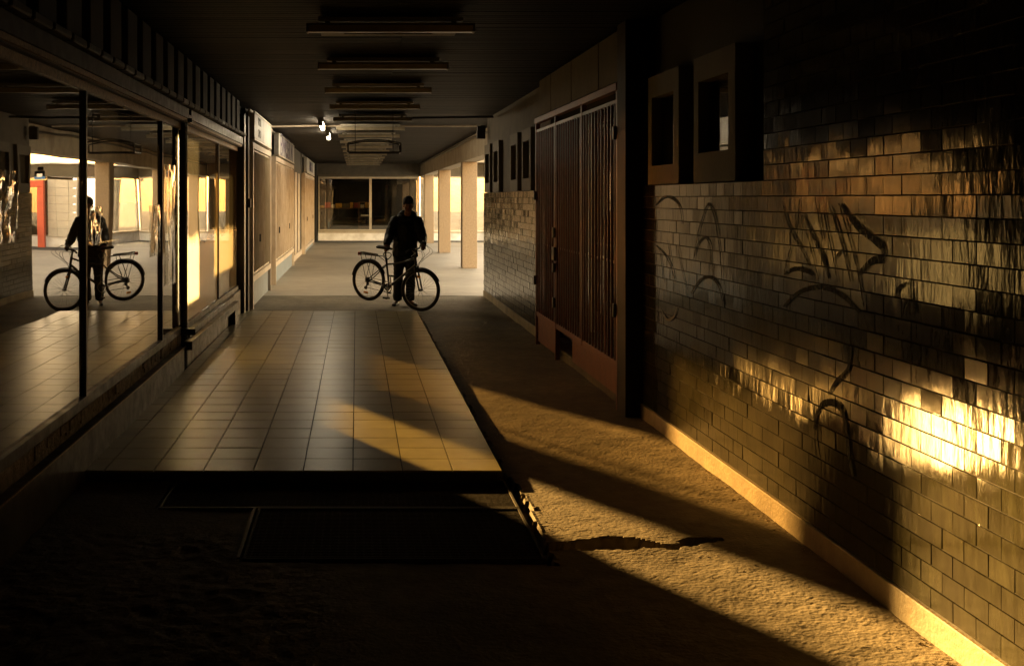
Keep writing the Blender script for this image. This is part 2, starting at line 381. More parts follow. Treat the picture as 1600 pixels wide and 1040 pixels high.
# ------------------------------------------------------------------ roof, ceiling
tag(part('roof', bx(-3.45, 3.0, -12.2, 44.32, 3.18, 3.5), m_plaster), kind='structure')
ceil = part('ceiling', bx(-1.9, 2.9, -12, 44.3, 3.16, 3.178), m_void); tag(ceil, kind='structure')
bm = bmesh.new(); y = 3.0; k = 0
while y < 44.2:
    for (a, b_) in ((-1.9, .4), (.404, 2.9)):
        z = 3.13+random.uniform(-.0015, .0015)
        box(bm, a, b_, y, y+.078, z, z+.016)
    y += .095
part('slats', bm, m_slat, ceil)['kind'] = 'stuff'
bs = thing('ceiling_beam', 'long pale beam along the open side carried by the columns', 'beam')
part('beam_face', bx(2.6, 2.98, YE+.002, 44.25, 2.62, 3.128), m_beam, bs)
tag(part('end_wall', bx(-3.4, 2.9, -12.3, -12, -.2, 3.2), m_darkwall), kind='structure')

# columns
for i, (y0) in enumerate((26.8, 34.4, 41.8)):
    c = part('column', bx(-.185, .185, -.19, .19, 0, 2.618, bev=.012), m_column, loc=(2.79, y0+.19, 0))
    tag(c, ['square pebbledash column nearest the tiled wall corner', 'middle pebbledash column of the row, behind the front wheel', 'pebbledash column closest to the far shop window'][i], 'column', 'columns carrying the beam')

# ------------------------------------------------------------------ right side: near glazed wall
TW, TH = .154, .085
def tile_wall(name, label, y0, y1, z0, z1f, single, tilt=.010):
    w = thing(name, label, 'wall', (XR, y0, 0))
    cand = []
    r = 0; z = z0
    while z+TH <= 3.12:
        yy = y0-(TW/2 if r % 2 else 0)
        while yy < y1:
            a, b_ = max(yy, y0+.002), min(yy+TW, y1-.002)
            if z+TH > 1.83 and y1 < 9: b_ = min(b_, 5.998)
            if b_-a > .02 and z+TH <= z1f((a+b_)/2)+.01: cand.append((a, b_, z))
            yy += TW
        z += TH; r += 1
    def size(c):
        Y = (c[0]+c[1])/2; return -(1/(Y*Y)) if Y > 3.65 and 310-1700*(c[2]-H)/Y > 0 and 310-1700*(c[2]-H)/Y < 1040 else 1
    cand.sort(key=size)
    shared = {}
    bulk = bmesh.new()
    for i, (a, b_, z) in enumerate(cand):
        ty, tz, dx = random.gauss(0, tilt), random.gauss(0, tilt*.8), random.uniform(-.0015, .0015)
        if i < single:
            key = round(b_-a, 3)
            if key not in shared:
                shared[key] = mesh_of('brick', bx(-.006, .008, -(b_-a)/2+.0018, (b_-a)/2-.0018, -TH/2+.0026, TH/2-.0026, bev=.0008), m_brick)
            o = bpy.data.objects.new('brick', shared[key]); COL.objects.link(o); o.parent = w
            o.location = (dx, (a+b_)/2-y0, z+TH/2); o.rotation_euler = (0, ty, tz)
        else:
            m = Matrix.Translation((dx, (a+b_)/2-y0, z+TH/2)) @ Matrix.Rotation(tz, 4, 'Z') @ Matrix.Rotation(ty, 4, 'Y')
            h_, v_ = (b_-a)/2-.0018, TH/2-.0026
            vv = [bulk.verts.new(m @ Vector(p)) for p in ((-.006, -h_, -v_), (-.006, h_, -v_), (-.006, h_, v_), (-.006, -h_, v_), (.008, -h_, -v_), (.008, h_, -v_), (.008, h_, v_), (.008, -h_, v_))]
            for f in ((3, 2, 1, 0), (0, 1, 5, 4), (1, 2, 6, 5), (2, 3, 7, 6), (3, 0, 4, 7)): bulk.faces.new([vv[k] for k in f])
    part('brickwork', bulk, m_brick, w)['kind'] = 'stuff'
    return w
def plinth(w, y0, y1, base):
    part('plinth', bx(XS-XR, .03, y0-base, y1-base, -.05, .108, bev=.004), m_skirt, w)
YN = 2.4
near_top = lambda Y: 1.82 if Y > 6.0 else 3.15
wallA = tile_wall('tile_wall', 'long grimy glazed tile wall with graffiti and a pale plinth', YN, 8.57, .118, near_top, 299)
plinth(wallA, YN, 8.57, YN)
part('mortar_bed', bx(.004, .45, 0, 8.57-YN-.001, -.05, 1.80, ), m_mortar, wallA)
part('upper_mortar_bed', bx(.004, .45, 0, 6.0-YN, 1.801, 3.16), m_mortar, wallA)
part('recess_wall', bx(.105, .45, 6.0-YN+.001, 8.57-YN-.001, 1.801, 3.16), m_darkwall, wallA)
wall0 = part('passage_wall', bx(XR, XR+.4, -12, YN-.001, -.05, 3.16), m_darkwall); tag(wall0, kind='structure')
def window_surround(w, ya, yb, base, x=-.012, z0=1.824, z1=2.64, bottom=.19, drips=True):
    """cream casing with a tall dark opening"""
    s0, s1 = ya-base, yb-base; b = .12; t = .16
    f = part('window_surround', boxes([(x, x+.112, s0, s0+b, z0, z1), (x, x+.112, s1-b*.8, s1, z0, z1),
              (x, x+.112, s0+b, s1-b*.8, z1-t, z1), (x, x+.112, s0+b, s1-b*.8, z0, z0+bottom)]), m_cream, w)
    part('pane', bx(x+.07, x+.078, s0+b-.01, s1-b*.8+.01, z0+bottom-.01, z1-t+.01), m_tinted, f)
    part('inner_back', bx(x+.09, x+.1, s0+b, s1-b*.8, z0+bottom, z1-t), m_void, f)
    return f
window_surround(wallA, 7.56, 8.35, YN, bottom=.14)
window_surround(wallA, 6.43, 7.22, YN, bottom=.19)

# graffiti, traced on the wall plane
def on_wall(px, py):
    Y = F*(XR-.012)/(px-557); return Vector((0, Y-YN, H-(py-310)*Y/F))
def stroke(pts, w, o, s, mat=m_graf, taper=True):
    P = smooth_line([on_wall(o[0]+p[0]/s, o[1]+p[1]/s) for p in pts], 6)
    bm = bmesh.new(); L_, R_ = [], []
    n = len(P)
    for i, p in enumerate(P):
        t = (P[min(i+1, n-1)]-P[max(i-1, 0)]).normalized(); nrm = Vector((0, -t.z, t.y))
        k = i/(n-1); ww = .8*w*(.35+.65*math.sin(math.pi*min(1, max(0, .08+.84*k)))) if taper else w
        ww *= 1+.12*noise.noise(Vector((i*.7, w*99, 0)))
        L_.append(bm.verts.new((-.0125, p.y+nrm.y*ww, p.z+nrm.z*ww))); R_.append(bm.verts.new((-.0125, p.y-nrm.y*ww, p.z-nrm.z*ww)))
    for i in range(n-1): bm.faces.new((L_[i], L_[i+1], R_[i+1], R_[i]))
    o_ = part('graffiti_stroke', bm, mat, wallA)
A3, S3 = (1180, 300), 5.2
for pts, w in (([(225, 80), (250, 200), (300, 330), (380, 470), (450, 610)], .012), ([(360, 60), (352, 200), (345, 340)], .008),
               ([(292, 440), (262, 540), (235, 650)], .009), ([(235, 670), (320, 625), (420, 640), (465, 675)], .016),
               ([(385, 190), (430, 370), (480, 560), (515, 710)], .008), ([(400, 200), (500, 420), (560, 560), (600, 700)], .02),
               ([(495, 80), (520, 220), (548, 380)], .012), ([(555, 40), (570, 220), (615, 430), (672, 735)], .010),
               ([(605, 110), (680, 330), (740, 560), (775, 725)], .014), ([(680, 90), (750, 320), (810, 540), (850, 720), (892, 980)], .011),
               ([(700, 100), (820, 270), (960, 380), (1035, 450), (1030, 540), (950, 560), (845, 660)], .026), ([(635, 555), (705, 465)], .009),
               ([(230, 930), (330, 830), (450, 780), (580, 780), (720, 850), (850, 980)], .016), ([(1135, 860), (1165, 780), (1235, 735)], .011),
               ([(1285, 720), (1290, 900), (1300, 990)], .011), ([(1200, 1000), (1215, 920), (1250, 880), (1260, 1000)], .009)):
    stroke(pts, w, A3, S3)
A4, S4 = (1000, 290), 4.52
for pts, w in (([(105, 140), (170, 82), (230, 90), (280, 150), (298, 270)], .014), ([(378, 530), (410, 330), (440, 230), (480, 130), (520, 200), (550, 360), (570, 520), (578, 700)], .012),
               ([(385, 500), (410, 410), (460, 365), (495, 430), (495, 570)], .011), ([(360, 760), (420, 670), (490, 645), (550, 700), (588, 840)], .013),
               ([(110, 420), (170, 480), (215, 560), (245, 660)], .010), ([(140, 450), (155, 560), (165, 690)], .010), ([(195, 380), (215, 520), (240, 700)], .008),
               ([(265, 420), (290, 560), (330, 740)], .007)):
    stroke(pts, w, A4, S4, m_graf)
stroke([(150, 880), (190, 945), (235, 930), (260, 865)], .012, A4, S4, m_graf2)
for pts, w in (([(405, 170), (420, 100), (450, 68), (495, 78), (520, 130), (535, 260), (550, 340)], .022), ([(412, 150), (410, 210), (420, 280)], .010)):
    stroke(pts, w, (1100, 600), 2.364)
stroke([(775, 760), (768, 840), (725, 888), (695, 935)], .016, (1000, 220), 2.363)

# grit and small rubble lying along the plinth and the platform edge
gr = random.Random(5); gb = bmesh.new()
for k in range(900):
    q = gr.random()
    if q < .5: x, y = XS-.01-abs(gr.gauss(0, .035)), gr.uniform(3.2, 19)
    elif q < .8: x, y = PX1+.06+abs(gr.gauss(0, .05)), gr.uniform(5.1, 15)
    else: x, y = gr.uniform(.9, 2.2), gr.uniform(3.6, 9)
    sz = gr.uniform(.002, .0075)*(1.6 if q < .5 and gr.random() < .1 else 1)
    z = gz(x, y)
    pts = [gb.verts.new((x+sz*gr.uniform(.6, 1.2)*math.cos(a), y+sz*gr.uniform(.6, 1.2)*math.sin(a), z+sz*gr.uniform(-.2, .2))) for a in (0, 1.5, 3.1, 4.6)]
    tp = gb.verts.new((x, y, z+sz*.8))
    for i in range(4): gb.faces.new((pts[i], pts[(i+1) % 4], tp))
tag(part('gravel', gb, m_ground_far), kind='stuff')
# dark post, gate, sign boards
pil = part('pilaster', bx(2.12, 2.5, 8.575, 8.85, -.04, 3.126, bev=.004), m_pilaster)
tag(pil, 'dark brown full-height post between the tiled wall and the red gate', 'post')
gate = thing('security_gate', 'tall rust red barred security gate with low kick panel', 'gate', (2.15, 8.87, 0))
GL = 12.93-8.87
posts = [0, 1.40, 2.76, GL-.05]
for i, p in enumerate(posts):
    part('post', bx(-.025, .025, p, p+.05, -.02 if i != 1 else .34, 2.60, bev=.003), m_gate, gate)
part('top_rail', bx(-.035, .03, 0, GL, 2.602, 2.665, bev=.003), m_gateL, gate)
part('top_inner_rail', bx(-.02, .02, .051, GL-.06, 2.5, 2.53), m_gate, gate)
for a, b_ in ((.051, 1.399), (1.451, 2.759), (2.811, GL-.051)):
    part('bottom_rail', bx(-.02, .02, a, b_, .33, .385, bev=.003), m_gateL, gate)
    part('middle_rail', bx(-.006, .006, a, b_, 1.18, 1.20), m_gate, gate)
    n = int((b_-a)/.118)
    bmesh_bar = mesh_of('bar', bx(-.008, .008, -.009, .009, .386, 2.499), m_gate)
    for k in range(n):
        o = bpy.data.objects.new('bar', bmesh_bar); COL.objects.link(o); o.parent = gate
        o.location = (-.0145, a+(k+.5)*(b_-a)/n, 0); o.rotation_euler = (random.gauss(0, .0015), 0, 0)
part('kick_panel', bx(-.004, .004, .06, 1.95, .10, .329), m_gateL, gate)
part('kick_panel', bx(-.004, .004, 2.82, GL-.06, .04, .329), m_gateL, gate)
for yy, zz in ((.02, .75), (.02, 2.2), (2.76, .55), (2.76, 1.3), (GL-.06, 1.7), (GL-.06, .7)):
    part('hinge', bx(-.05, -.026, yy, yy+.05, zz, zz+.11, bev=.004), m_dark, gate)
part('lock', bx(-.055, -.027, 2.70, 2.83, 1.06, 1.2, bev=.006), m_dark, gate)
part('padlock', bx(-.06, -.03, 2.72, 2.77, .93, 1.03, bev=.006), m_dark, gate)
step = thing('threshold_step', 'low concrete step inside the gate', 'step', (2.3, 9, 0))
part('slab', bx(-.1, .6, 0, 3.8, -.02, .09, bev=.01), m_ground, step)
part('sill_wall', bx(.15, .6, -.02, 3.9, .091, .3), m_plaster, step)
shw = thing('shop_window', 'dim shop window with curtains behind the red gate bars', 'window', (2.5, 8.87, 0))
for a, b_ in ((.02, 1.3), (1.36, 2.6), (2.66, 4.0)):
    part('pane', bx(0, .008, a, b_, .34, 2.6), m_pane_back, shw)
for p in (1.3, 2.6): part('mullion', bx(-.02, .03, p+.001, p+.059, .31, 2.63), m_frame, shw)
part('transom', bx(-.015, -.001, .02, 1.29, 1.55, 1.6), m_dark, shw)
part('curtain', boxes([(.12+.03*math.sin(k*1.3), .13+.03*math.sin(k*1.3), .1+k*.06, .155+k*.06, .34, 2.5) for k in range(19)]), m_cream, shw)
part('curtain', boxes([(.12+.03*math.sin(k*1.3), .13+.03*math.sin(k*1.3), 2.75+k*.06, 2.805+k*.06, .34, 2.5) for k in range(12)]), m_plaster, shw)
tag(part('shop_wall', boxes([(2.5, 2.55, 8.86, 12.92, 2.64, 3.16), (3.4, 3.5, 8.6, 13.1, -.1, 3.16), (2.71, 3.4, 8.6, 8.72, -.1, 3.16), (2.58, 3.4, 12.95, 13.1, -.1, 3.16), (2.71, 3.4, 8.72, 12.95, 3.0, 3.16)]), m_void), kind='structure')
fas = thing('sign_boards', 'row of dull grey sign boards above the red gate', 'sign', (2.15, 8.87, 0))
for a, b_ in ((.03, .74), (.77, 1.96), (1.99, 3.1), (3.13, 3.86)):
    part('board', bx(-.01, .02, a, b_, 2.68, 3.09, bev=.003), m_plaster, fas)
part('backing', bx(.03, .34, 0, GL, 2.67, 3.12), m_void, fas)

# far tiled wall
wallB = tile_wall('tile_wall', 'short far glazed tile wall between the red gate and the open side', 12.94, YE, .118, lambda Y: 1.82, 0, .012)
wallB.location = (XR, 12.94, 0)
plinth(wallB, 12.94, YE, 12.94)
LB = YE-12.94
part('mortar_bed', bx(.004, .32, 0, LB, -.05, 1.80), m_mortar, wallB)
part('upper_wall', bx(.06, .32, 0, LB, 1.801, 3.127), m_plaster, wallB)
for a, b_ in ((18.3, 19.05), (17.15, 17.9), (15.15, 15.9), (14.0, 14.75)):
    window_surround(wallB, a, b_, 12.94, x=-.01, bottom=.16)
fl = thing('wall_floodlight', 'small black floodlight on the wall corner under the beam', 'floodlight', (2.2, 19.1, 2.78))
part('bracket', bx(-.02, .06, -.03, .0, .0, .22), m_dark, fl)
part('housing', bx(-.10, .05, -.12, -.031, -.02, .20, bev=.01), m_dark, fl)

# ------------------------------------------------------------------ left side: shop glass
def shopfront(label, y0, y1, mulls, mat, ledge):
    s = thing('shopfront', label, 'shopfront', (XG, y0, 0))
    ed = [y0]+mulls+[y1]
    for a, b_ in zip(ed, ed[1:]):
        part('pane', bx(-.006, 0, a-y0+.001, b_-y0-.001, .45, 2.42), mat, s)
    for m_ in mulls:
        part('mullion', bx(.001, .022, m_-y0-.018, m_-y0+.018, .466, 2.404), m_dark, s)
    part('bottom_rail', bx(-.03, .03, 0, y1-y0, .40, .464, bev=.003), m_brown, s)
    part('head_rail', bx(-.03, .02, 0, y1-y0, 2.405, 2.46), m_lip, s)
    return s
sf1 = shopfront('large shop window mirroring the cyclist, in three dark-framed panes', 2.2, 10.66, [6.93, 9.65], m_pane, True)
sf2 = shopfront('shop window past the steel post with dust film shaped as its sunlit lower half', 10.82, 15.78, [13.6], m_pane_sunpatch, True)
for s, a, b_ in ((sf1, 2.2, 10.66), (sf2, 10.82, 15.78)):
    L_ = b_-a
    part('head_board', bx(-.02, .06, 0, L_, 2.461, 2.56), m_dark, s)
    part('worn_edge', bx(.061, .085, 0, L_, 2.468, 2.50), m_lip, s)
    part('fascia', bx(.061, .098, 0, L_, 2.502, 2.60), m_brown, s)
part('plinth_wall', bx(-.05, .02, 0, 8.46, -.05, .40), m_crumb, sf1)
pb = bmesh.new(); yy = 3.6; rr_ = random.Random(9)
while yy < 8.3:
    l = rr_.uniform(.04, .16)
    if noise.noise(Vector((yy*.9, 2, 0))) > -.25: box(pb, .021, .024+rr_.uniform(0, .014), yy, yy+l-.004, .335+rr_.uniform(-.02, .02), .398)
    yy += l
part('loose_plaster', pb, m_crumb, sf1)['kind'] = 'stuff'
part('step_face', bx(.021, .08, 0, 8.30, -.05, .29), m_brown, sf1)
part('step_lip', bx(.081, .09, 0, 8.46, .283, .294), m_lip, sf1)
part('plinth_wall', bx(-.05, .06, 0, 4.96, -.05, .40), m_brown, sf2)
# rolled awning rail above
rail = thing('awning_rail', 'segmented metal awning rail along the top of the shop glass', 'rail', (-1.64, 2.2, 2.61))
yy = 0
while yy < 13.4:
    l = random.uniform(.28, .34)
    part('rail_piece', bx(-.03, .045, yy, yy+l, random.uniform(-.004, .004), .045, bev=.008), m_steel if random.random() < .7 else m_brown, rail)
    yy += l+.045
part('rail_core', bx(-.025, .025, 0, 13.5, .005, .03), m_dark, rail)
fr = thing('panel_frieze', 'row of upright ribbed panels under the ceiling over the shop glass', 'panelling', (-1.66, 2.2, 0))
part('backing', bx(-.10, -.08, 0, 13.75, 2.60, 3.127), m_void, fr)
yy = .15; pm = mesh_of('panel', bx(-.08, .005, 0, .34, 2.665, 3.10, bev=.006), m_panel)
while yy < 13.3:
    o = bpy.data.objects.new('panel', pm); COL.objects.link(o); o.parent = fr; o.location = (0, yy, 0); yy += .553
# post
post = thing('steel_post', 'slim black steel post splitting the two shop windows', 'post', (-1.70, 10.72, .05))
part('upright', boxes([(-.028, -.018, -.05, .05, 0, 2.46), (-.017, .028, -.05, -.04, 0, 2.46), (-.017, .028, .04, .05, 0, 2.46)]), m_dark, post)
part('head_bracket', boxes([(-.06, .06, -.09, .09, 2.461, 2.49), (-.05, .08, -.012, .012, 2.42, 2.458), (.01, .03, .08, .5, 2.44, 2.455), (.01, .03, -.4, -.08, 2.46, 2.472)]), m_dark, post)
part('clamp', bx(-.05, .13, -.12, -.055, .34, .40, bev=.006), m_dark, post)
# ledge bench
ledge = thing('window_ledge', 'brown ledge under the window past the steel post, catching a hot patch of sun', 'ledge', (XG, 10.82, 0))
part('seat_board', bx(.062, .15, -.28, 3.92, .25, .335, bev=.004), m_brown, ledge)
part('sloping_board', bx(.062, .085, .0, 3.92, .337, .40), m_brown, ledge)
part('support', bx(.07, .14, 3.55, 3.9, .05, .249, bev=.003), m_dark, ledge)
# crinkled clear film stuck on the glass
def film(y0, y1, z0, z1, label, seed):
    random.seed(seed); bm = bmesh.new(); nx_, nz_ = 16, 26; g = []
    for j in range(nz_+1):
        row = []
        for i in range(nx_+1):
            u, v = i/nx_, j/nz_
            w = (noise.noise(Vector((u*5+seed, v*2.2, 0)))+.5*noise.noise(Vector((u*11+seed, v*6, 4))))*.012
            row.append(bm.verts.new((.014+w, y0+(y1-y0)*u+.01*noise.noise(Vector((v*6, seed, 1))), z0+(z1-z0)*v+.01*noise.noise(Vector((u*7, seed, 2))))))
        g.append(row)
    for j in range(nz_):
        for i in range(nx_): bm.faces.new((g[j][i], g[j][i+1], g[j+1][i+1], g[j+1][i]))
    cx = Vector((0, (y0+y1)/2, (z0+z1)/2)); bmesh.ops.translate(bm, verts=bm.verts, vec=-cx)
    o = part('clear_film', bm, m_film, smooth=True, loc=(XG+.004, cx.y, cx.z)); tag(o, label, 'film', 'crinkled clear films on the shop glass')
    random.seed(seed+100)
m_film = glass_mat('crinkled_film', (.9, .87, .8), ior=2.1, boost=.03)
film(7.04, 7.38, 1.41, 1.67, 'crinkled clear film on the glass over the reflected cyclist', 11)
film(9.24, 9.54, 1.22, 1.66, 'crinkled clear film on the glass just before the second dark mullion', 12)
film(9.93, 10.34, .92, 2.03, 'tall crinkled clear film on the narrow pane by the steel post', 13)
film(5.2, 5.53, 1.5, 1.86, 'crinkled clear film on the glass at the picture edge', 14)
# inside of the shop: narrow room; back-wall openings added to shape the sun beams
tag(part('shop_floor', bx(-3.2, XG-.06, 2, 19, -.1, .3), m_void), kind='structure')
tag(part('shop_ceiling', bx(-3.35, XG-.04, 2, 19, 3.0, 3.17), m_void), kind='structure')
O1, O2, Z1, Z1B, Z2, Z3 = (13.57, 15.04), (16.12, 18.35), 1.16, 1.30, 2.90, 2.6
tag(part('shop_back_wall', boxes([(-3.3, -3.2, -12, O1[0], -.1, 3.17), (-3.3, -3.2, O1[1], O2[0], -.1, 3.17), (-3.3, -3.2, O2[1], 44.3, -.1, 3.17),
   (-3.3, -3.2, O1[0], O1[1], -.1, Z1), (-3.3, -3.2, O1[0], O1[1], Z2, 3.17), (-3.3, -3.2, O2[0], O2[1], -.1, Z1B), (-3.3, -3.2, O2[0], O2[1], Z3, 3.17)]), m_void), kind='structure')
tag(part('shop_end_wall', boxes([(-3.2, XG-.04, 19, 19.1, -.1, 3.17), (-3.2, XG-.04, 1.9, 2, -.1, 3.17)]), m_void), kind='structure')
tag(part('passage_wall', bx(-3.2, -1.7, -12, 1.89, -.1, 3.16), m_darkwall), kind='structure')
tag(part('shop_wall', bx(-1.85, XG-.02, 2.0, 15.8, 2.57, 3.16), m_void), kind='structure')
far = thing('low_sky_blocker', 'added long dark block far beyond the shop, hiding the low sky', 'building', (-57, 120, 0))  # unseen block added to hide the bright low sky from the openings
part('wall', bx(-34, 34, 0, 12, -.1, 19.2), m_darkwall, far); part('roof', bx(-34.3, 34.3, -.3, 12.3, 19.201, 19.7), m_darkwall, far)

# tinted panes added to dim the second beam, unseen blocks added to narrow the sky
tag(part('tinted_dimming_pane', boxes([(-3.26, -3.255, O2[0], (O2[0]+O2[1])/2, Z1B, Z3), (-3.26, -3.255, (O2[0]+O2[1])/2+.0005, O2[1], Z1B, Z3)]), m_tinted), kind='structure')
yb = thing('sky_blocker', 'added tall dark block cutting off sky light beside the shop openings', 'building', (-5, 15.4, 0))
part('wall', bx(-25, 0, -28, 0, -.1, 9), m_darkwall, yb); part('blocker_top', bx(-25.1, .1, -28.1, .1, 9.001, 9.3), m_darkwall, yb)
yc = thing('sky_blocker', 'added tall dark block behind the cream shutter cabins, cutting off sky light', 'building', (-3.5, 31, 0))
part('wall', bx(-5.6, 0, 0, 13.2, -.1, 9), m_darkwall, yc); part('blocker_top', bx(-5.7, .05, -.1, 13.25, 9.001, 9.3), m_darkwall, yc)
# end posts of the glass
ep = thing('corner_post', 'black double corner post where the glass meets the cream doors', 'post', (-1.68, 15.8, 0))
part('upright', bx(-.08, .05, 0, .22, .02, 2.95, bev=.004), m_dark, ep)
part('second_upright', bx(-.08, .065, .42, .62, .02, 2.95, bev=.004), m_pilaster, ep)
part('return_panel', bx(-.1, -.02, .221, .419, .02, 2.6), m_void, ep)
part('switch_box', bx(.066, .10, .42, .56, 1.58, 1.72, bev=.006), m_cream, ep)

# cream shutters and kiosks along the left
def letters(parent, txt, size, loc, mat, name='lettering'):
    cu = bpy.data.curves.new(name, 'FONT'); cu.body = txt; cu.size = size; cu.extrude = .002; cu.align_x = 'CENTER'; cu.align_y = 'CENTER'
    o = bpy.data.objects.new(name, cu); me_ = o.to_mesh().copy(); o.to_mesh_clear(); bpy.data.objects.remove(o); me_.materials.clear(); me_.materials.append(mat); o = bpy.data.objects.new(name, me_); link(o, parent)
    o.location = loc; o.rotation_euler = (R(90), 0, R(90)); return o
def kiosk(label, y0, y1, xf, n, zb, ztop, sign, txt, panelmat, mirror=False):
    k = thing('kiosk', label, 'kiosk', (xf, y0, 0)); L_ = y1-y0
    part('frame', boxes([(-.12, 0, 0, .10, 0, ztop), (-.12, 0, L_-.10, L_, 0, ztop), (-.12, 0, .10, L_-.10, ztop-.09, ztop), (-.12, 0, .10, L_-.10, zb, zb+.09)]), m_door, k)
    w = (L_-.2)/n
    for i in range(n):
        a = .10+i*w
        d = part('door', bx(-.075, -.035 if i % 2 else -.028, a+.014, a+w-.014, zb+.095, ztop-.095, bev=.004), (m_door2 if i % 2 else panelmat), k)
        ng = max(2, int(w/.16))
        part('rib', boxes([(-.034, -.006, a+w*(j+.5)/ng-.008, a+w*(j+.5)/ng+.008, zb+.14, ztop-.13) for j in range(ng)]), (m_door if i % 2 else panelmat), d)
        if i % 3 != 1: continue
        part('handle', bx(-.02, .012, a+(.06 if i % 2 else w-.09), a+(.09 if i % 2 else w-.06), 1.0, 1.13, bev=.004), m_dark, d)
    part('backing', bx(-.12, -.08, .10, L_-.10, zb+.09, ztop-.09), m_void, k)
    part('kick_panel', bx(-.10, -.05, .10, L_-.10, .0, zb-.001), m_bluegrey, k)
    part('side_wall', bx(-.35, -.121, 0, L_, 0, 3.12), m_plaster, k)
    if sign:
        s0, s1, z0, z1, n2 = sign
        sg = thing('shop_sign', label.split(' ')[0]+' dirty white sign board above the '+txt[1], 'sign', (xf+.02, y0+s0, 0), group='signs over the cream shutters')
        ww = (s1-s0)/n2
        for i in range(n2):
            b_ = part('board', bx(-.10, .0, i*ww+.02, (i+1)*ww-.02, z0, z1, bev=.005), m_sign, sg)
        letters(sg, txt[0], txt[2], (.004, (s1-s0)/2 if n2 == 1 else ww/2, (z0+z1)/2), txt[3])
        part('edge_frame', boxes([(-.11, .006, 0, s1-s0, z1+.002, z1+.03), (-.11, .006, 0, s1-s0, z0-.03, z0-.002)]), m_frame, sg)
    return k
kiosk('first pair of cream ribbed shutter doors after the black posts', 16.85, 20.4, -1.60, 3, .42, 2.59, (0, 3.4, 2.66, 3.05, 2), ('BERWI\nCARIO', 'first cream doors', .19, m_letter2), m_door2)
kiosk('second cream shutter cabin of many upright panels with blue-grey base', 21.6, 27.9, -1.60, 7, .36, 2.56, (.5, 6.0, 2.62, 3.02, 1), ('ERWASSER INT', 'many-panelled cabin', .34*2.0, m_letter), m_door)
kiosk('farthest cream shutter cabin beside the dark end post', 33.6, 40.8, -1.58, 6, .12, 2.5, (.6, 6.8, 2.56, 2.98, 1), ('NARKI  EXT', 'farthest cabin', .5, m_letter), m_door)
rw = thing('recess_wall', 'recessed grubby wall strips with a pipe between the shutter cabins', 'wall', (-1.74, 16.4, 0))
part('strip', bx(-.1, .02, 4.01, 5.19, 0, 3.12), m_door2, rw)
part('strip', bx(-.1, .02, 11.51, 17.19, 0, 3.12), m_plaster, rw)
part('strip', bx(-.1, 0, 24.41, 27.85, 0, 3.12), m_darkwall, rw)
part('pipe', tb([(.06, 4.4, 0), (.06, 4.4, 2.6), (.06, 4.4, 3.12)], .035, 10), m_door, rw)
part('dado', bx(.021, .05, 11.51, 17.19, 0, .16), m_door, rw)
for q in (12.6, 14.2, 15.8): part('panel_strip', bx(.021, .04, q-.4, q+.4, .17, 2.45), m_door, rw)
cd = part('ceiling_conduit', tube(tb([(-1.62, 16.4, 3.06), (-1.6, 19.5, 3.05), (-1.6, 20.6, 3.0)], .022, 8), [(-1.6, 20.6, 3.08), (-.9, 20.7, 3.10), (2.3, 20.75, 3.10)], .018, 8), m_door)
tag(cd, 'pale conduit turning from the door signs across the ceiling', 'conduit')
cd2 = part('ceiling_cable', tb(smooth_line([(2.5, 19.3, 2.95), (2.52, 24, 3.04), (2.5, 30, 3.02), (2.52, 43, 3.06)], 6), .025, 6), m_dark)
tag(cd2, 'black cable sagging along the top of the pale beam', 'cable')
cd3 = part('ceiling_bar', tb([(.9, 17.6, 3.02), (2.25, 17.9, 3.06)], .02, 6), m_dark)
tag(cd3, 'thin dark bar under the ceiling by the floodlight', 'bar')

# ------------------------------------------------------------------ ceiling lamps
YL = [8.3+2.38*i for i in range(15)]
LX = .26
ptn = ['closest to the camera', 'second in the row', 'third in the row', 'fourth in the row', 'fifth in the row', 'sixth in the row', 'seventh in the row', 'eighth in the row',
       'ninth in the row', 'tenth in the row', 'eleventh in the row', 'twelfth in the row', 'thirteenth in the row', 'second from the far window', 'closest to the far window']
def lamp_meshes():
    plate = bmesh.new()
    for b_ in ((-.55, .55, -.05, .10, .095, .125), (-.55, .55, .62, .72, .095, .125), (-.55, -.36, .101, .619, .095, .125), (.36, .55, .101, .619, .095, .125)): box(plate, *b_)
    hb = bmesh.new(); v = []
    for x in (-.625, .625):
        for (yy_, zz_) in ((-.055, .06), (-.03, .015), (.03, .015), (.055, .06)): v.append(hb.verts.new((x, yy_, zz_)))
    for a in range(4):
        b2 = (a+1) % 4; hb.faces.new((v[a], v[b2], v[4+b2], v[4+a]))
    hb.faces.new(v[3::-1]); hb.faces.new(v[4:])
    bmesh.ops.recalc_face_normals(hb, faces=hb.faces[:])
    return (mesh_of('plate', plate, m_lampplate), mesh_of('recess', bx(-.36, .36, .10, .62, .126, .136), m_void), mesh_of('diffuser', hb, m_diff),
            mesh_of('housing', boxes([(-.64, .64, -.06, .06, .0605, .078), (-.5, -.46, -.03, .03, .0785, .13), (.46, .5, -.03, .03, .0785, .13), (-.64, -.626, -.058, .058, .012, .06), (.626, .64, -.058, .058, .012, .06)]), m_lamp))
lm = lamp_meshes()
def far_label(i):
    return 'unlit box ceiling lamp with back plate, '+ptn[i]
for i, yv in enumerate(YL):
    t = thing('ceiling_lamp', far_label(i), 'ceiling lamp', (LX, yv, 2.97), random.gauss(0, .004), 'unlit ceiling lamps along the passage')
    for n_, me_ in zip(('plate', 'recess', 'diffuser', 'housing'), lm):
        link(bpy.data.objects.new(n_, me_), t)
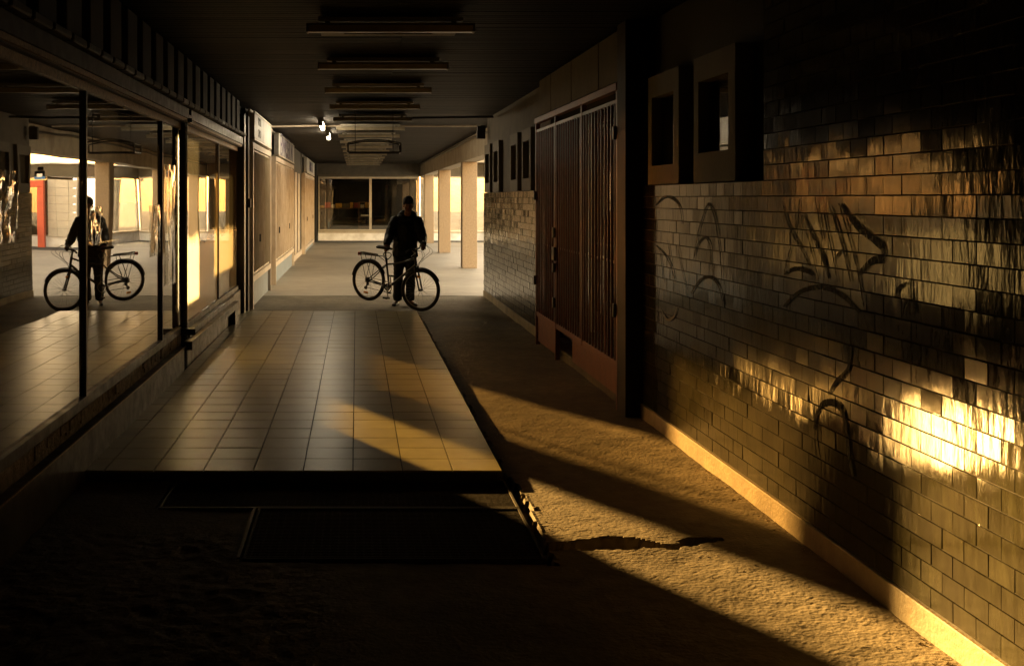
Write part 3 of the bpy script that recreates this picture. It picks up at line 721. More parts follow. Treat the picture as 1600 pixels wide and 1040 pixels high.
for i, (x, ya, yb) in enumerate(((-.63, 19.1, 20.4), (-.60, 22.4, 23.7))):
    t = thing('fluorescent_light', ['brighter lit fluorescent tube nearer the cyclist', 'second lit fluorescent tube farther along the ceiling'][i], 'fluorescent light', (x, ya, 3.02))
    part('tube', tb([(0, .04, 0), (0, yb-ya-.04, 0)], .028, 10), m_tube, t)
    part('holder', boxes([(-.04, .04, 0, .035, -.03, .108), (-.04, .04, yb-ya-.035, yb-ya, -.03, .108), (-.045, .045, .036, yb-ya-.036, .05, .08)]), m_lamp, t)
# hanging arched frame
hf = thing('hanging_frame', 'black arched sign frame hanging from two rods', 'frame', (.27, 16.48, 2.42))
arc = lambda y: [(-.40+.8*k/12, y, .135+.055*math.sin(math.pi*k/12)) for k in range(13)]
for y in (0, .42):
    part('arch', tb(arc(y), .011, 6), m_dark, hf); part('bottom_bar', tb([(-.40, y, .0), (.40, y, 0)], .010, 6), m_dark, hf)
    for x in (-.40, .40): part('upright', tb([(x, y, 0), (x, y, .135)], .012, 6), m_dark, hf)
for x in (-.40, .40):
    part('tie', tube(tb([(x, 0, 0), (x, .42, 0)], .009, 6), [(x, 0, .13), (x, .42, .13)], .009, 6), m_dark, hf)
for x in (-.29, .29): part('rod', tb([(x, .2, 0.01), (x, .2, .71)], .006, 6), m_dark, hf)
part('cross_bar', tb([(-.29, .2, .165), (.29, .2, .165)], .006, 6), m_dark, hf)

# ------------------------------------------------------------------ far shop across the passage end
YB = 44.3
bb = thing('far_shop', 'far shop front with wide dark window over a white base', 'building', (0, YB, 0))
part('base_wall', bx(-1.56, 5.4, 0, .25, -.05, .31), m_whitebase, bb)
part('fascia', bx(-1.9, 5.4, .0, .3, 2.68, 3.15), m_plaster, bb)
part('side_wall', bx(-3.3, -1.60, -.6, .2, 0, 3.15), m_void, bb)
part('roof', bx(-4, 2.6, .31, 7, 3.16, 3.5), m_plaster, bb)
part('canopy', bx(2.99, 5.6, -1.2, .3, 3.151, 3.4), m_beam, bb)
part('inner_wall', boxes([(-4, 2.6, 6, 6.2, 0, 3.15), (-4, -3.8, .31, 6, 0, 3.15), (2.45, 2.58, .31, 6, 0, 3.15), (-4, 2.6, .31, 7, -.1, -.01)]), m_void, bb)
part('inner_ceiling', bx(-4, 2.6, .31, 6, 3.0, 3.1), m_void, bb)
for (a, b_) in ((-1.50, .52), (.62, 2.48)):
    f = part('window', boxes([(a-.05, b_+.05, -.02, .06, .40, .46), (a-.05, b_+.05, -.02, .06, 2.52, 2.60), (a-.05, a, -.02, .06, .461, 2.519), (b_, b_+.05, -.02, .06, .461, 2.519)]), m_frame, bb)
    part('glass', bx(a, b_, .02, .03, .461, 2.519), m_pane_back, f)
part('sill', bx(-1.56, 5.4, -.04, .1, .312, .385), m_frame, bb)
part('head', bx(-1.56, 5.4, -.01, .1, 2.602, 2.678), m_cream, bb)
for (a, b_) in ((2.6, 3.45), (3.52, 4.4), (4.47, 5.35)):
    f = part('window', boxes([(a, b_, -.015, .06, .40, .45), (a, b_, -.015, .06, 2.54, 2.60), (a, a+.035, -.015, .06, .451, 2.539), (b_-.035, b_, -.015, .06, .451, 2.539)]), m_frame, bb)
    part('glass', bx(a+.035, b_-.035, .02, .03, .451, 2.539), m_pane_back, f)
    part('blind', bx(a+.01, b_-.01, .18, .185, .46, 2.54), m_blind, f)
# goods inside
cnt = thing('shop_counter', 'dark counter inside the far window', 'counter', (-.7, YB+1.6, 0))
part('body', bx(-.9, 1.0, 0, .5, 0, 1.28, bev=.01), m_void, cnt); part('worktop', bx(-.93, 1.03, -.03, .53, 1.281, 1.32), m_wood, cnt)
gx = -1.55
for i in range(9):
    w_ = random.uniform(.08, .3); h_ = random.uniform(.08, .24)
    o = part('goods_box', bx(-w_/2, w_/2, -.1, .1, 0, h_, bev=.006), (m_yellow, m_red, m_white, m_yellow, m_cream)[i % 5], loc=(gx+w_/2, YB+1.8, 1.322)); gx += w_+.03
    tag(o, (['tall yellow packet at the left end of the far shop counter', 'red packet second from the left end of the counter', 'white packet third along the far shop counter', 'yellow packet fourth along the far shop counter', 'cream packet in the middle of the far shop counter', 'yellow packet just past the middle of the counter', 'red packet third from the right end of the counter', 'white packet next to last on the far shop counter', 'yellow packet at the right end of the far shop counter'])[i], 'box', 'packets on the counter in the far shop')
cb = thing('wooden_cabinet', 'brown wooden cabinet with shelf inside the far window', 'cabinet', (.1, YB+1.2, 0))
part('side_panel', bx(-.02, .02, 0, .4, .3, 1.6), m_wood, cb); part('side_panel', bx(.5, .54, 0, .4, .3, 1.6), m_wood, cb)
for z in (.5, .95, 1.55): part('shelf', bx(.021, .499, 0, .4, z, z+.03), m_wood, cb)
part('paper_stack', bx(.08, .45, .02, .3, .981, 1.04), m_white, cb)

# courtyard building on the open side (seen mirrored in the glass)
cbld = thing('courtyard_building', 'pale courtyard building with display window, red portal and blue sign', 'building')
def pt(ax, ay, bx_, by, t): return (ax+(bx_-ax)*t, ay+(by-ay)*t)
def wallseg(bm, A, B, z0, z1, th, off=0):
    d = Vector((B[0]-A[0], B[1]-A[1], 0)); n = Vector((-d.y, d.x, 0)).normalized()
    if n.y < 0 and abs(n.y) > .3: n = -n
    if n.x < 0 and abs(n.y) <= .3: n = -n
    p = [Vector((A[0], A[1], 0))+n*off, Vector((B[0], B[1], 0))+n*off]
    q = [p[1]+n*th, p[0]+n*th]; v = [bm.verts.new((c.x, c.y, z)) for z in (z0, z1) for c in p+q]
    for f in ((3, 2, 1, 0), (4, 5, 6, 7), (0, 1, 5, 4), (1, 2, 6, 5), (2, 3, 7, 6), (3, 0, 4, 7)): bm.faces.new([v[i] for i in f])
    bmesh.ops.recalc_face_normals(bm, faces=bm.faces[:])
def ws(*a, **k):
    bm = bmesh.new(); wallseg(bm, *a, **k); return bm
A_, B_, C_ = (5.42, 44.3), (6.4, 38.6), (14.5, 38.6)
part('base_wall', ws(A_, B_, -.05, .36, .3), m_whitebase, cbld); part('base_wall', ws(B_, C_, -.05, .36, .3), m_whitebase, cbld)
part('fascia', ws(A_, B_, 2.5, 2.95, .4, off=-.1), m_cream, cbld); part('fascia', ws(B_, C_, 2.5, 2.95, .4, off=-.1), m_cream, cbld)
part('fascia_edge', ws(A_, B_, 2.951, 3.0, .5, off=-.16), m_whitebase, cbld); part('fascia_edge', ws(B_, C_, 2.951, 3.0, .5, off=-.16), m_whitebase, cbld)
part('roof', bx(6.9, 14.5, 39.2, 46, 2.8, 2.98), m_plaster, cbld)
part('sill', ws(A_, B_, .361, .42, .3, off=-.05), m_frame, cbld)
e0, e1 = pt(*A_, *B_, .04), pt(*A_, *B_, .96)
part('window_frame', ws(A_, e0, .421, 2.499, .1), m_frame, cbld); part('window_frame', ws(e1, B_, .421, 2.499, .1), m_frame, cbld)
part('display_glass', ws(e0, e1, .421, 2.499, .012, off=.04), m_pane_back, cbld)
m_glow = emit_mat('display_glare', (1, .88, .68), 1.3)  # glowing panel added in place of sun glare in the display window
part('glare_panel', ws((6.6, 44.0), (7.4, 39.2), .43, 2.49, .05), m_glow, cbld)
part('display_floor', bx(5.9, 8.0, 39, 44.2, .3, .40), m_whitebase, cbld)
part('side_screen', bx(6.0, 6.9, 43.6, 43.7, .41, 2.49), m_plaster, cbld); part('side_screen', bx(6.75, 7.5, 39.0, 39.1, .41, 2.49), m_plaster, cbld)
part('back_fill', bx(7.5, 9.3, 39.4, 46, .0, 2.79), m_plaster, cbld)
# white block wall, course by course
bw = thing('block_wall', 'white painted block wall beside the red portal', 'wall', (6.42, 38.58, .37))
for r in range(7):
    for c in range(3):
        w_ = .33; x0 = c*w_
        part('block', bx(x0+.003, x0+w_-.003, -.05, .05+random.uniform(-.004, .004), r*.29+.003, r*.29+.287, bev=.004), m_block, bw)
rp = thing('red_portal', 'square red portal frame in front of the courtyard building', 'portal', (7.43, 38.1, 0))
part('leg', bx(0, .24, 0, .18, 0, 2.12, bev=.01), m_red, rp); part('leg', bx(1.9, 2.14, 0, .18, 0, 2.12, bev=.01), m_red, rp)
part('lintel', bx(0, 2.14, 0, .18, 2.121, 2.36, bev=.01), m_red, rp)
sg = thing('blue_sign', 'small blue and white sign above the red portal', 'sign', (7.5, 38.5, 2.4))
part('board', bx(0, .42, 0, .03, 0, .3, bev=.004), m_blue, sg); part('white_mark', bx(.1, .32, -.006, -.001, .08, .2), m_white, sg); part('lamp_box', bx(.06, .3, 0, .1, .305, .45), m_white, sg)
wg = thing('glazed_wall', 'large glazing with bright curtain behind the red portal', 'window', (7.45, 38.6, .37))
part('glass', bx(0, 3.6, 0, .012, .05, 2.08), m_pane_back, wg); part('frame', boxes([(0, 3.6, -.02, .04, 0, .049), (0, 3.6, -.02, .04, 2.081, 2.12), (3.6, 3.66, -.02, .04, 0, 2.12)]), m_frame, wg)
part('curtain', bx(1.0, 1.55, .3, .32, .1, 2.2), m_whitebase, wg); part('curtain', bx(2.2, 3.0, .3, .32, .1, 2.2), m_whitebase, wg)
part('back_wall', bx(0, 3.6, .65, .67, 0, 2.4), m_plaster, wg)
def leaves(n, c, r, s, mat, seed, lobes=6):
    rnd = random.Random(seed); cs = [(c[0]+rnd.uniform(-.6, .6)*r[0], c[1]+rnd.uniform(-.6, .6)*r[1], c[2]+rnd.uniform(-.5, .6)*r[2], rnd.uniform(.4, .6)) for _ in range(lobes)]
    bm = bmesh.new()
    for i in range(n):
        q = cs[i % lobes]; d = Vector((rnd.gauss(0, 1), rnd.gauss(0, 1), rnd.gauss(0, 1))).normalized()*q[3]*(rnd.random()**.4)
        p = Vector((q[0]+d.x*r[0], q[1]+d.y*r[1], max(.02, q[2]+d.z*r[2])))
        a = Vector((rnd.gauss(0, 1), rnd.gauss(0, 1), rnd.gauss(0, 1))).normalized(); b_ = a.orthogonal().normalized()
        L2 = s*rnd.uniform(.6, 1.3)
        bm.faces.new([bm.verts.new(p+v) for v in (-a*L2, b_*L2*.4, a*L2, -b_*L2*.4)])
    return bm
for i, (x, y, h_, lb) in enumerate(((8.3, 37.0, .9, 'round green bush standing before the red portal opening'), (9.1, 36.6, 1.15, 'taller green bush next to the round one by the portal'))):
    b = thing('bush', lb, 'bush', (x, y, 0))
    part('foliage', leaves(2600, (0, 0, h_*.5), (.55, .5, h_*.55), .045, m_leaf, 40+i), m_leaf, b)
    part('stem', tube(tb([(0, 0, 0), (.05, 0, h_*.6)], [.03, .012], 6), [(0, 0, .1), (-.2, .1, h_*.6)], [.02, .008], 6), m_bark, b)
# mannequin in the display window
mn = thing('mannequin', 'shop mannequin in a grey dress in the bright display window', 'mannequin', (6.15, 41.3, .40))
bm = bmesh.new()
cap(bm, (0, 0, 1.22), (.15, .09, .08), (0, 0, 1.0), (.10, .08, .1)); cap(bm, (0, 0, 1.0), (.11, .09, .1), (0, 0, .62), (.22, .18, .06))
part('dress', bm, m_dress, mn)
bm = bmesh.new()
cap(bm, (0, 0, 1.28), .05, (0, 0, 1.42), .045); ell(bm, (0, 0, 1.53), (.075, .09, .11))
for s in (-1, 1):
    cap(bm, (s*.07, 0, .6), .06, (s*.06, 0, .06), .035); cap(bm, (s*.17, 0, 1.24), .04, (s*.22, .02, .95), .03); cap(bm, (s*.22, .02, .95), .03, (s*.2, -.08, .72), .022)
part('body', bm, m_cream, mn)
part('stand', bx(-.2, .2, -.2, .2, -.001, .02), m_steel, mn)

# ------------------------------------------------------------------ person
m_skin = M('skin', (.22, .105, .065), .6, (.17, .08, .05), 10, bump=.1, spec=.25)
m_jacket = M('black_padded_jacket', (.010, .0095, .009), .6, (.008, .008, .008), 10, bump=.5, bscale=22, spec=.2)
m_trous = M('dark_trousers', (.014, .015, .018), .8, (.014, .015, .018), 12, bump=.5, bscale=30)
m_beanie = M('dark_knit_beanie', (.02, .018, .016), .9, bump=.8, bscale=160)
m_shoe = M('dark_shoe', (.05, .045, .04), .45, (.03, .027, .025), 12, bump=.2)
m_sole = M('shoe_sole', (.1, .09, .08), .7, bump=.1)
def fused(name, bm, mat, vox, parent=None, sm=6, disp=0, dsize=.12):
    o = bpy.data.objects.new(name, mesh_of(name, bm, mat, True)); link(o, parent)
    r = o.modifiers.new('fuse', 'REMESH'); r.mode = 'VOXEL'; r.voxel_size = vox; r.use_smooth_shade = True
    s = o.modifiers.new('relax', 'SMOOTH'); s.iterations = sm; s.factor = .5
    if disp:
        t = bpy.data.textures.new(name, 'CLOUDS'); t.noise_scale = dsize; t.noise_depth = 2
        d = o.modifiers.new('folds', 'DISPLACE'); d.texture = t; d.strength = disp; d.mid_level = .5
    return o
V = Vector
J = dict(pel=V((0, 0, .90)), waist=V((.01, 0, 1.06)), chest=V((.02, 0, 1.27)), neck=V((.035, -.02, 1.45)), head=V((.05, -.05, 1.60)),
         sR=V((-.165, -.03, 1.375)), eR=V((-.262, -.17, 1.12)), wR=V((-.305, -.39, .995)), hR=V((-.312, -.46, .965)),
         sL=V((.205, -.03, 1.375)), eL=V((.262, -.22, 1.13)), wL=V((.262, -.48, 1.01)), hL=V((.258, -.55, .985)),
         hipR=V((-.09, 0, .87)), kR=V((-.112, -.02, .47)), aR=V((-.122, .03, .09)), hipL=V((.09, 0, .87)), kL=V((.085, -.04, .47)), aL=V((.082, .0, .09)))
def hand(bm, w, h, side, down=V((0, -.25, -1))):
    d = (h-w).normalized(); x = V((1, 0, 0)); palm = w+d*.055
    cap(bm, w, (.026, .026, .022), palm, (.040, .03, .020))
    for k in range(4):
        off = (k-1.5)*.021; L_ = (.036, .042, .040, .032)[k]; r = .0088
        a = palm+d*.03+x*off; b_ = a+(d*.8+down*.35).normalized()*L_; c = b_+down.normalized()*L_*.75; e = c+(down-d*.9).normalized()*L_*.55
        cap(bm, a, r, b_, r*.97); cap(bm, b_, r*.97, c, r*.9); cap(bm, c, r*.9, e, r*.8)
    t0 = w+d*.03+x*side*.03; t1 = t0+d*.03+x*side*.022+V((0, 0, -.02)); cap(bm, t0, .012, t1, .0105); cap(bm, t1, .0105, t1+d*.01+V((0, 0, -.026)), .009)
bm = bmesh.new()
cap(bm, J['pel'], (.15, .11, .1), J['waist'], (.135, .1, .1)); cap(bm, J['waist'], (.135, .1, .1), J['chest'], (.165, .115, .13)); cap(bm, J['chest'], (.15, .1, .12), J['neck']-V((0, 0, .04)), (.09, .07, .05))
cap(bm, J['sR'], .05, J['sL'], .05); cap(bm, J['neck']-V((0, 0, .06)), .06, J['neck']+V((.005, -.015, .06)), .055)
ell(bm, J['head']+V((0, .012, .025)), (.078, .098, .105), 3); ell(bm, J['head']+V((0, -.03, -.045)), (.058, .06, .07), 3)
cap(bm, J['head']+V((0, -.085, .012)), .012, J['head']+V((0, -.108, -.022)), .015)                     # nose
cap(bm, J['head']+V((-.045, -.068, .028)), .016, J['head']+V((.045, -.068, .028)), .016)               # brow
cap(bm, J['head']+V((-.020, -.083, -.055)), .010, J['head']+V((.020, -.083, -.055)), .010)             # lips
ell(bm, J['head']+V((0, -.075, -.09)), (.026, .022, .02))
for s in (-1, 1):
    ell(bm, J['head']+V((s*.079, .012, -.005)), (.011, .022, .032)); ell(bm, J['head']+V((s*.04, -.05, -.03)), (.028, .03, .03))
for a, b_, r0, r1 in (('sR', 'eR', .055, .042), ('eR', 'wR', .042, .028), ('sL', 'eL', .055, .042), ('eL', 'wL', .042, .028),
                      ('hipR', 'kR', .085, .056), ('kR', 'aR', .056, .038), ('hipL', 'kL', .085, .056), ('kL', 'aL', .056, .038)):
    cap(bm, J[a], r0, J[b_], r1)
for a, dx in (('aR', -.05), ('aL', .05)):
    cap(bm, J[a]+V((0, 0, -.03)), .036, J[a]+V((dx, -.15, -.055)), .026)
hand(bm, J['wR'], J['hR'], 1); hand(bm, J['wL'], J['hL'], -1)
man = fused('person', bm, m_skin, .0065, sm=3)
man.location = (.783, 17.5, 0)
tag(man, 'person in black hooded jacket and beanie standing behind a bicycle, holding it', 'person')
# eyes
for s in (-1, 1):
    e = bmesh.new(); ell(e, J['head']+V((s*.031, -.078, .006)), (.012, .010, .008)); part('eye', e, m_cream, man, True)
    e = bmesh.new(); ell(e, J['head']+V((s*.031, -.086, .004)), (.005, .004, .005)); part('iris', e, m_dark, man, True)
bm = bmesh.new()
ell(bm, J['head']+V((0, .014, .062)), (.088, .107, .105), 3)
cap(bm, J['head']+V((0, .014, .052)), (.091, .110, .024), J['head']+V((0, .016, .03)), (.091, .108, .016))
b2 = fused('beanie', bm, m_beanie, .007, man, 3)
bm = bmesh.new()
cap(bm, J['pel']+V((0, 0, -.10)), (.215, .155, .05), J['pel']+V((0, 0, .08)), (.205, .155, .08)); cap(bm, J['pel']+V((0, 0, .06)), (.205, .155, .08), J['waist']+V((0, 0, .04)), (.205, .155, .1))
cap(bm, J['waist'], (.22, .165, .1), J['chest'], (.225, .165, .11)); cap(bm, J['chest'], (.19, .145, .09), J['neck']-V((0, 0, .05)), (.10, .09, .05))
cap(bm, J['sR']+V((.02, 0, -.02)), .078, J['chest']+V((0, 0, .03)), .12); cap(bm, J['sL']+V((-.02, 0, -.02)), .078, J['chest']+V((0, 0, .03)), .12); [cap(bm, J[q]+V((dx, 0, -.02)), .07, J['neck']+V((0, .01, -.02)), .062) for q, dx in (('sR', .02), ('sL', -.02))]; cap(bm, J['waist']+V((-.06, 0, .1)), (.14, .13, .2), J['waist']+V((.08, 0, .1)), (.14, .13, .2))
cap(bm, J['neck']+V((-.075, .0, -.03)), .045, J['neck']+V((-.055, -.075, -.055)), .03); cap(bm, J['neck']+V((.075, 0, -.03)), .045, J['neck']+V((.055, -.075, -.055)), .03)
cap(bm, J['neck']+V((-.10, .04, -.01)), .06, J['neck']+V((.10, .04, -.01)), .06); cap(bm, J['neck']+V((-.07, .09, .01)), .07, J['neck']+V((.07, .09, .01)), .07); cap(bm, J['neck']+V((-.10, .0, -.03)), .055, J['neck']+V((-.05, -.07, -.075)), .04); cap(bm, J['neck']+V((.10, .0, -.03)), .055, J['neck']+V((.05, -.07, -.075)), .04)
for a, b_, r0, r1 in (('sR', 'eR', .085, .08), ('eR', 'wR', .08, .056), ('sL', 'eL', .085, .08), ('eL', 'wL', .08, .056)): cap(bm, J[a]+V((0, 0, -.015)), r0, J[b_], r1)
fused('jacket', bm, m_jacket, .012, man, 4, .028, .09)
bm = bmesh.new()
cap(bm, J['pel']+V((0, 0, -.02)), (.165, .125, .08), J['pel']+V((0, 0, -.12)), (.165, .12, .07))
for a, b_, r0, r1 in (('hipR', 'kR', .105, .078), ('hipL', 'kL', .105, .078)): cap(bm, J[a], r0, J[b_], r1)
for a, b_ in (('kR', 'aR'), ('kL', 'aL')): cap(bm, J[a], .078, J[b_]+V((0, -.01, .01)), (.075, .08, .03))
fused('trousers', bm, m_trous, .011, man, 4, .022, .08)
for a, dx in (('aR', -.06), ('aL', .075)):
    b = bmesh.new(); p = J[a]
    cap(b, p+V((0, .03, -.045)), (.045, .05, .035), p+V((dx*.6, -.09, -.05)), (.048, .05, .03)); cap(b, p+V((dx*.6, -.09, -.052)), (.046, .045, .03), p+V((dx, -.165, -.062)), (.040, .04, .022))
    cap(b, p+V((0, .02, -.02)), .046, p+V((0, .015, .02)), .045)
    sh = fused('shoe', b, m_shoe, .007, man, 3)
    b = bmesh.new(); cap(b, p+V((0, .03, -.08)), (.046, .05, .009), p+V((dx*.6, -.09, -.08)), (.050, .05, .009)); cap(b, p+V((dx*.6, -.09, -.08)), (.048, .045, .009), p+V((dx, -.17, -.08)), (.042, .042, .009))
    fused('sole', b, m_sole, .006, sh, 2)

# ------------------------------------------------------------------ bicycle
m_tyre = M('tyre_rubber', (.018, .017, .016), .8, bump=.6, bscale=120)
m_bike = M('dark_bicycle_paint', (.02, .019, .018), .35, (.015, .014, .013), 8, bump=.05)
m_chrome = M('dull_alloy', (.3, .28, .26), .35, (.2, .19, .17), 12, bump=.1, metal=.9)
m_orange = emit_mat('dummy', (1, .5, .1), 0.0)
m_orange = M('amber_reflector', (.95, .35, .02), .3, (.8, .25, .01), 10, bump=0); m_orange.name = 'amber_reflector'
m_redr = M('red_reflector', (.5, .03, .01), .3, bump=0)
bike = thing('bicycle', 'dark city bicycle with rear rack, held at an angle before the person', 'bicycle')
Rh, Fh = V((.193, 17.24, .428)), V((.977, 16.60, .325))
WB = (Fh-Rh).length; ex = (Fh-Rh).normalized(); ez0 = V((0, 0, 1)); ey = ez0.cross(ex).normalized(); ez = ex.cross(ey).normalized()
bike.matrix_world = Matrix.Translation(Rh) @ Matrix((ex, ey, ez)).transposed().to_4x4()
RW = .325
def ringpts(c, r, n=40, a0=0, a1=2*math.pi, y=0):
    return [V((c[0]+r*math.cos(a0+(a1-a0)*k/n), y, c[2]+r*math.sin(a0+(a1-a0)*k/n))) for k in range(n if a1-a0 > 6.2 else n+1)]
YU = V((0, 1, 0))
def wheel(parent, c, seed):
    w = part('wheel', tube(bmesh.new(), ringpts((0, 0, 0), RW-.048, 48), .011, 6, True, YU), m_chrome, parent, True, loc=c)
    part('tyre', tube(bmesh.new(), ringpts((0, 0, 0), RW-.026, 56), .027, 10, True, YU), m_tyre, w, True)
    sp = bmesh.new()
    for k in range(32):
        a = 2*math.pi*k/32; s = 1 if k % 2 else -1; a2 = a+s*1.1*(1 if k % 4 < 2 else -1)
        tube(sp, [V((.02*math.cos(a2), s*.025, .02*math.sin(a2))), V(((RW-.055)*math.cos(a), 0, (RW-.055)*math.sin(a)))], .0013, 4)
    part('spokes', sp, m_chrome, w)
    part('hub', tb([(0, -.05, 0), (0, .05, 0)], .018, 10), m_bike, w)
    part('reflector', bx(-.04+.0, .04, -.011, .011, -.016, .016, bev=.004), m_orange, w).location = ((RW-.12)*math.cos(seed), 0, (RW-.12)*math.sin(seed))
    return w
wr = wheel(bike, (0, 0, 0), -1.75)
BBp = V((.415, 0, -.045)); ST = V((.31, 0, .40)); STm = V((.335, 0, .30)); HT = V((.86, 0, .50)); HB = V((.90, 0, .36))
fb_ = bmesh.new()
tube(fb_, [BBp, ST], .016, 10); tube(fb_, [BBp, HB+V((-.005, 0, .01))], .020, 10); tube(fb_, smooth_line([STm, V((.6, 0, .36)), HT+V((.005, 0, -.03))], 5), .016, 10)
tube(fb_, [HT, HB], .021, 10); 
for s in (-1, 1):
    tube(fb_, [BBp+V((-.02, s*.03, 0)), V((.0, s*.062, 0))], .010, 8); tube(fb_, [STm+V((0, s*.018, 0)), V((0, s*.062, 0))], .008, 8)
tube(fb_, [BBp+V((0, -.035, 0)), BBp+V((0, .035, 0))], .024, 12)
part('frame', fb_, m_bike, bike, True)
part('seat_post', tb([ST, ST+V((-.035, 0, .125))], .013, 10), m_chrome, bike, True)
sb = bmesh.new(); sp_ = ST+V((-.04, 0, .15))
cap(sb, sp_+V((-.10, 0, .0)), (.05, .085, .028), sp_+V((.0, 0, .0)), (.05, .06, .026)); cap(sb, sp_, (.05, .055, .026), sp_+V((.13, 0, .0)), (.03, .022, .02))
fused('saddle', sb, m_dark, .008, bike, 3)
# front assembly, turned about the steering axis
fa = HT; axis = (HT-HB).normalized()
steer = Matrix.Translation(fa) @ Matrix.Rotation(R(11), 4, axis) @ Matrix.Translation(-fa)
FHub = V((WB, 0, 0))
fork = bmesh.new()
crown = HB-axis*.02
for s in (-1, 1):
    tube(fork, smooth_line([crown+V((0, s*.05, 0)), crown+V((.01, s*.055, -.06)), crown*.45+FHub*.55+V((-.005, s*.055, 0)), FHub+V((0, s*.055, 0))], 4), [.017]*4+[.016]*4+[.012]*5, 8)
tube(fork, [crown+V((0, -.055, 0)), crown+V((0, .055, 0))], .018, 8); tube(fork, [crown, HT+axis*.05], .014, 8)
fk = part('fork', fork, m_bike, bike, True); fk.matrix_basis = steer
wf = wheel(bike, (0, 0, 0), 1.9); wf.matrix_basis = steer @ Matrix.Translation(FHub)
def fender(c, a0, a1, parent, mb=None):
    b = bmesh.new(); n = 16; g = []
    for k in range(n+1):
        a = a0+(a1-a0)*k/n; row = []
        for (yy, rr) in ((-.03, RW+.004), (-.018, RW+.016), (0, RW+.02), (.018, RW+.016), (.03, RW+.004)):
            row.append(b.verts.new((c[0]+rr*math.cos(a), yy, c[2]+rr*math.sin(a))))
        g.append(row)
    for k in range(n):
        for j in range(4): b.faces.new((g[k][j], g[k+1][j], g[k+1][j+1], g[k][j+1]))
    bmesh.ops.solidify(b, geom=b.faces[:], thickness=.002)
    o = part('mudguard', b, m_bike, parent, True)
    if mb: o.matrix_basis = mb
    return o
fender((0, 0, 0), R(25), R(175), bike); fender(FHub, R(30), R(150), bike, steer)
stm = part('stem', tube(tb([HT+axis*.03, HT+axis*.10], .017, 8), [HT+axis*.09, HT+axis*.12+V((.07, 0, .005))], .014, 8), m_bike, bike, True); stm.matrix_basis = steer
HC = HT+axis*.12+V((.07, 0, .005))
tilt = .30
hbm = tb(smooth_line([HC+V((-.05, -.30, .03-.30*tilt)), HC+V((-.02, -.14, .035-.14*tilt)), HC+V((0, -.05, -.05*tilt)), HC+V((0, .05, .05*tilt)), HC+V((-.02, .14, .035+.14*tilt)), HC+V((-.05, .30, .03+.30*tilt))], 4), .011, 8)
hbar = part('handlebar', hbm, m_bike, bike, True); hbar.matrix_basis = steer
for s in (-1, 1):
    part('grip', tb([HC+V((-.03, s*.19, .033+s*.19*tilt)), HC+V((-.053, s*.315, .03+s*.315*tilt))], .017, 10), m_tyre, hbar, True)
    part('brake_lever', tb(smooth_line([HC+V((-.02, s*.17, .02+s*.17*tilt)), HC+V((.04, s*.19, -.01+s*.19*tilt)), HC+V((.03, s*.28, -.03+s*.28*tilt))], 3), .006, 6), m_chrome, hbar, True)
cbm = bmesh.new()
for k, (s, q) in enumerate(((1, .10), (-1, .12), (1, .16), (-1, .08))):
    tube(cbm, smooth_line([HC+V((.02, s*.16, .01+s*.16*tilt)), HC+V((.06+q, s*.10, -.02)), HC+V((.05+q*.6, 0, -.14)), HB+V((.02, s*.02, .03-.02*k))], 6), .0028, 5)
part('cables', cbm, m_dark, bike, True)
part('bell', tb([HC+V((.0, .09, .03)), HC+V((.0, .09, .06))], .02, 10), m_chrome, hbar)
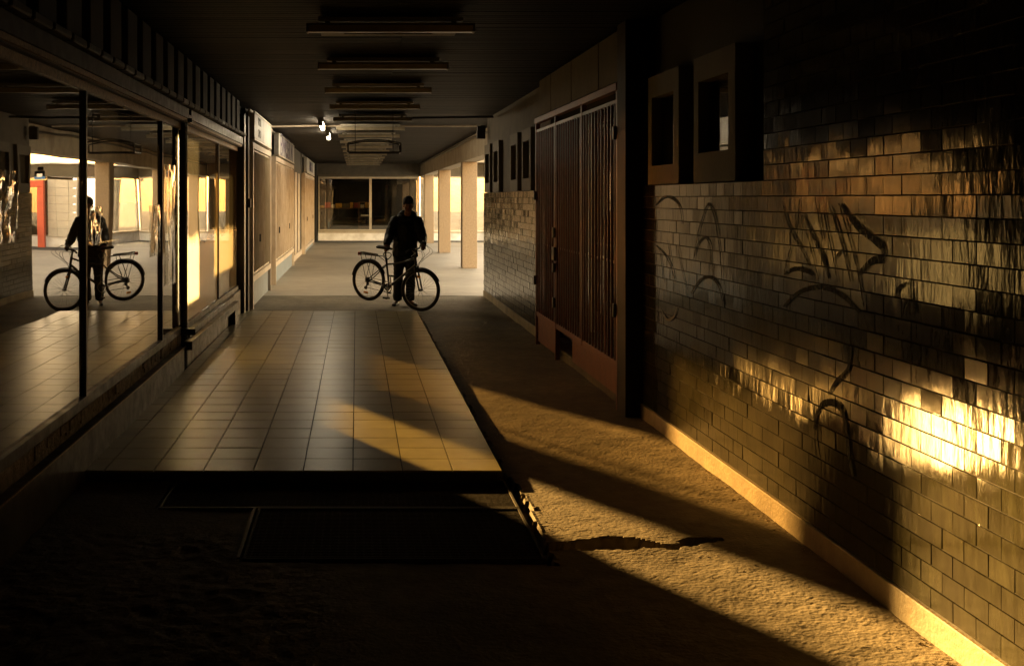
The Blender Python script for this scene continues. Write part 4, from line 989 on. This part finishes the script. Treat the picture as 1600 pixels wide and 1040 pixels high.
# transmission, on the side turned to the camera
cr = part('crank', tube(tube(tb([BBp+V((0, -.05, 0)), BBp+V((0, .05, 0))], .012, 8), [BBp+V((0, -.06, 0)), BBp+V((.05, -.07, -.16))], .009, 8), [BBp+V((0, .06, 0)), BBp+V((-.05, .07, .16))], .009, 8), m_chrome, bike)
part('chainring', tb(ringpts(BBp, .085, 32, y=-.045), .007, 5, True, YU), m_chrome, cr); part('spider', tb(ringpts(BBp, .045, 16, y=-.045), .014, 5, True, YU), m_dark, cr)
for p in (BBp+V((.05, -.115, -.16)), BBp+V((-.05, .115, .16))):
    part('pedal', bx(p.x-.045, p.x+.045, p.y-.04, p.y+.04, p.z-.011, p.z+.011, bev=.004), m_dark, cr)
chn = bmesh.new(); tube(chn, [V((.0, -.045, .05)), BBp+V((0, -.045, .085))], .004, 5); tube(chn, [V((-.01, -.05, -.11)), BBp+V((0, -.045, -.085))], .004, 5); tube(chn, [V((.02, -.05, -.045)), V((.0, -.05, -.11))], .004, 5)
part('chain', chn, m_dark, bike)
cas = bmesh.new()
for k in range(5): tube(cas, [V((0, -.03-.005*k, 0)), V((0, -.033-.005*k, 0))], .052-.006*k, 16)
part('cassette', cas, m_chrome, wr)
der = tb([(.02, -.055, -.02), (.03, -.06, -.05), (.0, -.06, -.12)], .012, 8); tube(der, [V((.0, -.065, -.115)), V((.0, -.05, -.115))], .028, 10); tube(der, [V((.03, -.065, -.055)), V((.03, -.05, -.055))], .024, 10)
part('derailleur', der, m_dark, bike)
ks = part('kickstand', tb([(.06, .07, -.02), (.16, .10, -.05), (.33, .12, -.155)], .008, 6), m_chrome, bike)
pdl = part('stand_foot', bx(.30, .37, .10, .13, -.17, -.15, bev=.004), m_dark, ks)
# rear rack
rk = bmesh.new(); zt = RW+.075
for s in (-.055, 0, .055): tube(rk, [V((-.20, s, zt-.01)), V((.20, s, zt+.01))], .005, 6)
for x in (-.20, -.05, .10, .2): tube(rk, [V((x, -.055, zt+x*.05)), V((x, .055, zt+x*.05))], .005, 6)
for s in (-1, 1):
    tube(rk, [V((-.16, s*.055, zt)), V((.0, s*.07, .01))], .0045, 6); tube(rk, [V((.06, s*.055, zt)), V((.0, s*.07, .01))], .0045, 6); tube(rk, [V((.2, s*.05, zt+.01)), STm+V((0, s*.02, .04))], .0045, 6)
rck = part('rear_rack', rk, m_bike, bike)
part('spring_clip', boxes([(-.18, .12, -.04, -.03, zt+.012, zt+.03), (-.18, .12, .03, .04, zt+.012, zt+.03), (-.18, -.17, -.03, .03, zt+.012, zt+.03)]), m_dark, rck)
part('rear_lamp', bx(-.235, -.206, -.04, .04, zt-.03, zt+.02, bev=.006), m_redr, rck)
lk = part('lock_cable', tb([V((ST.x+.02+.07*math.cos(a*.5), .03*math.sin(a), ST.z+.03+.055*math.sin(a*.5))) for a in range(13)], .008, 6, True), m_dark, bike, True)
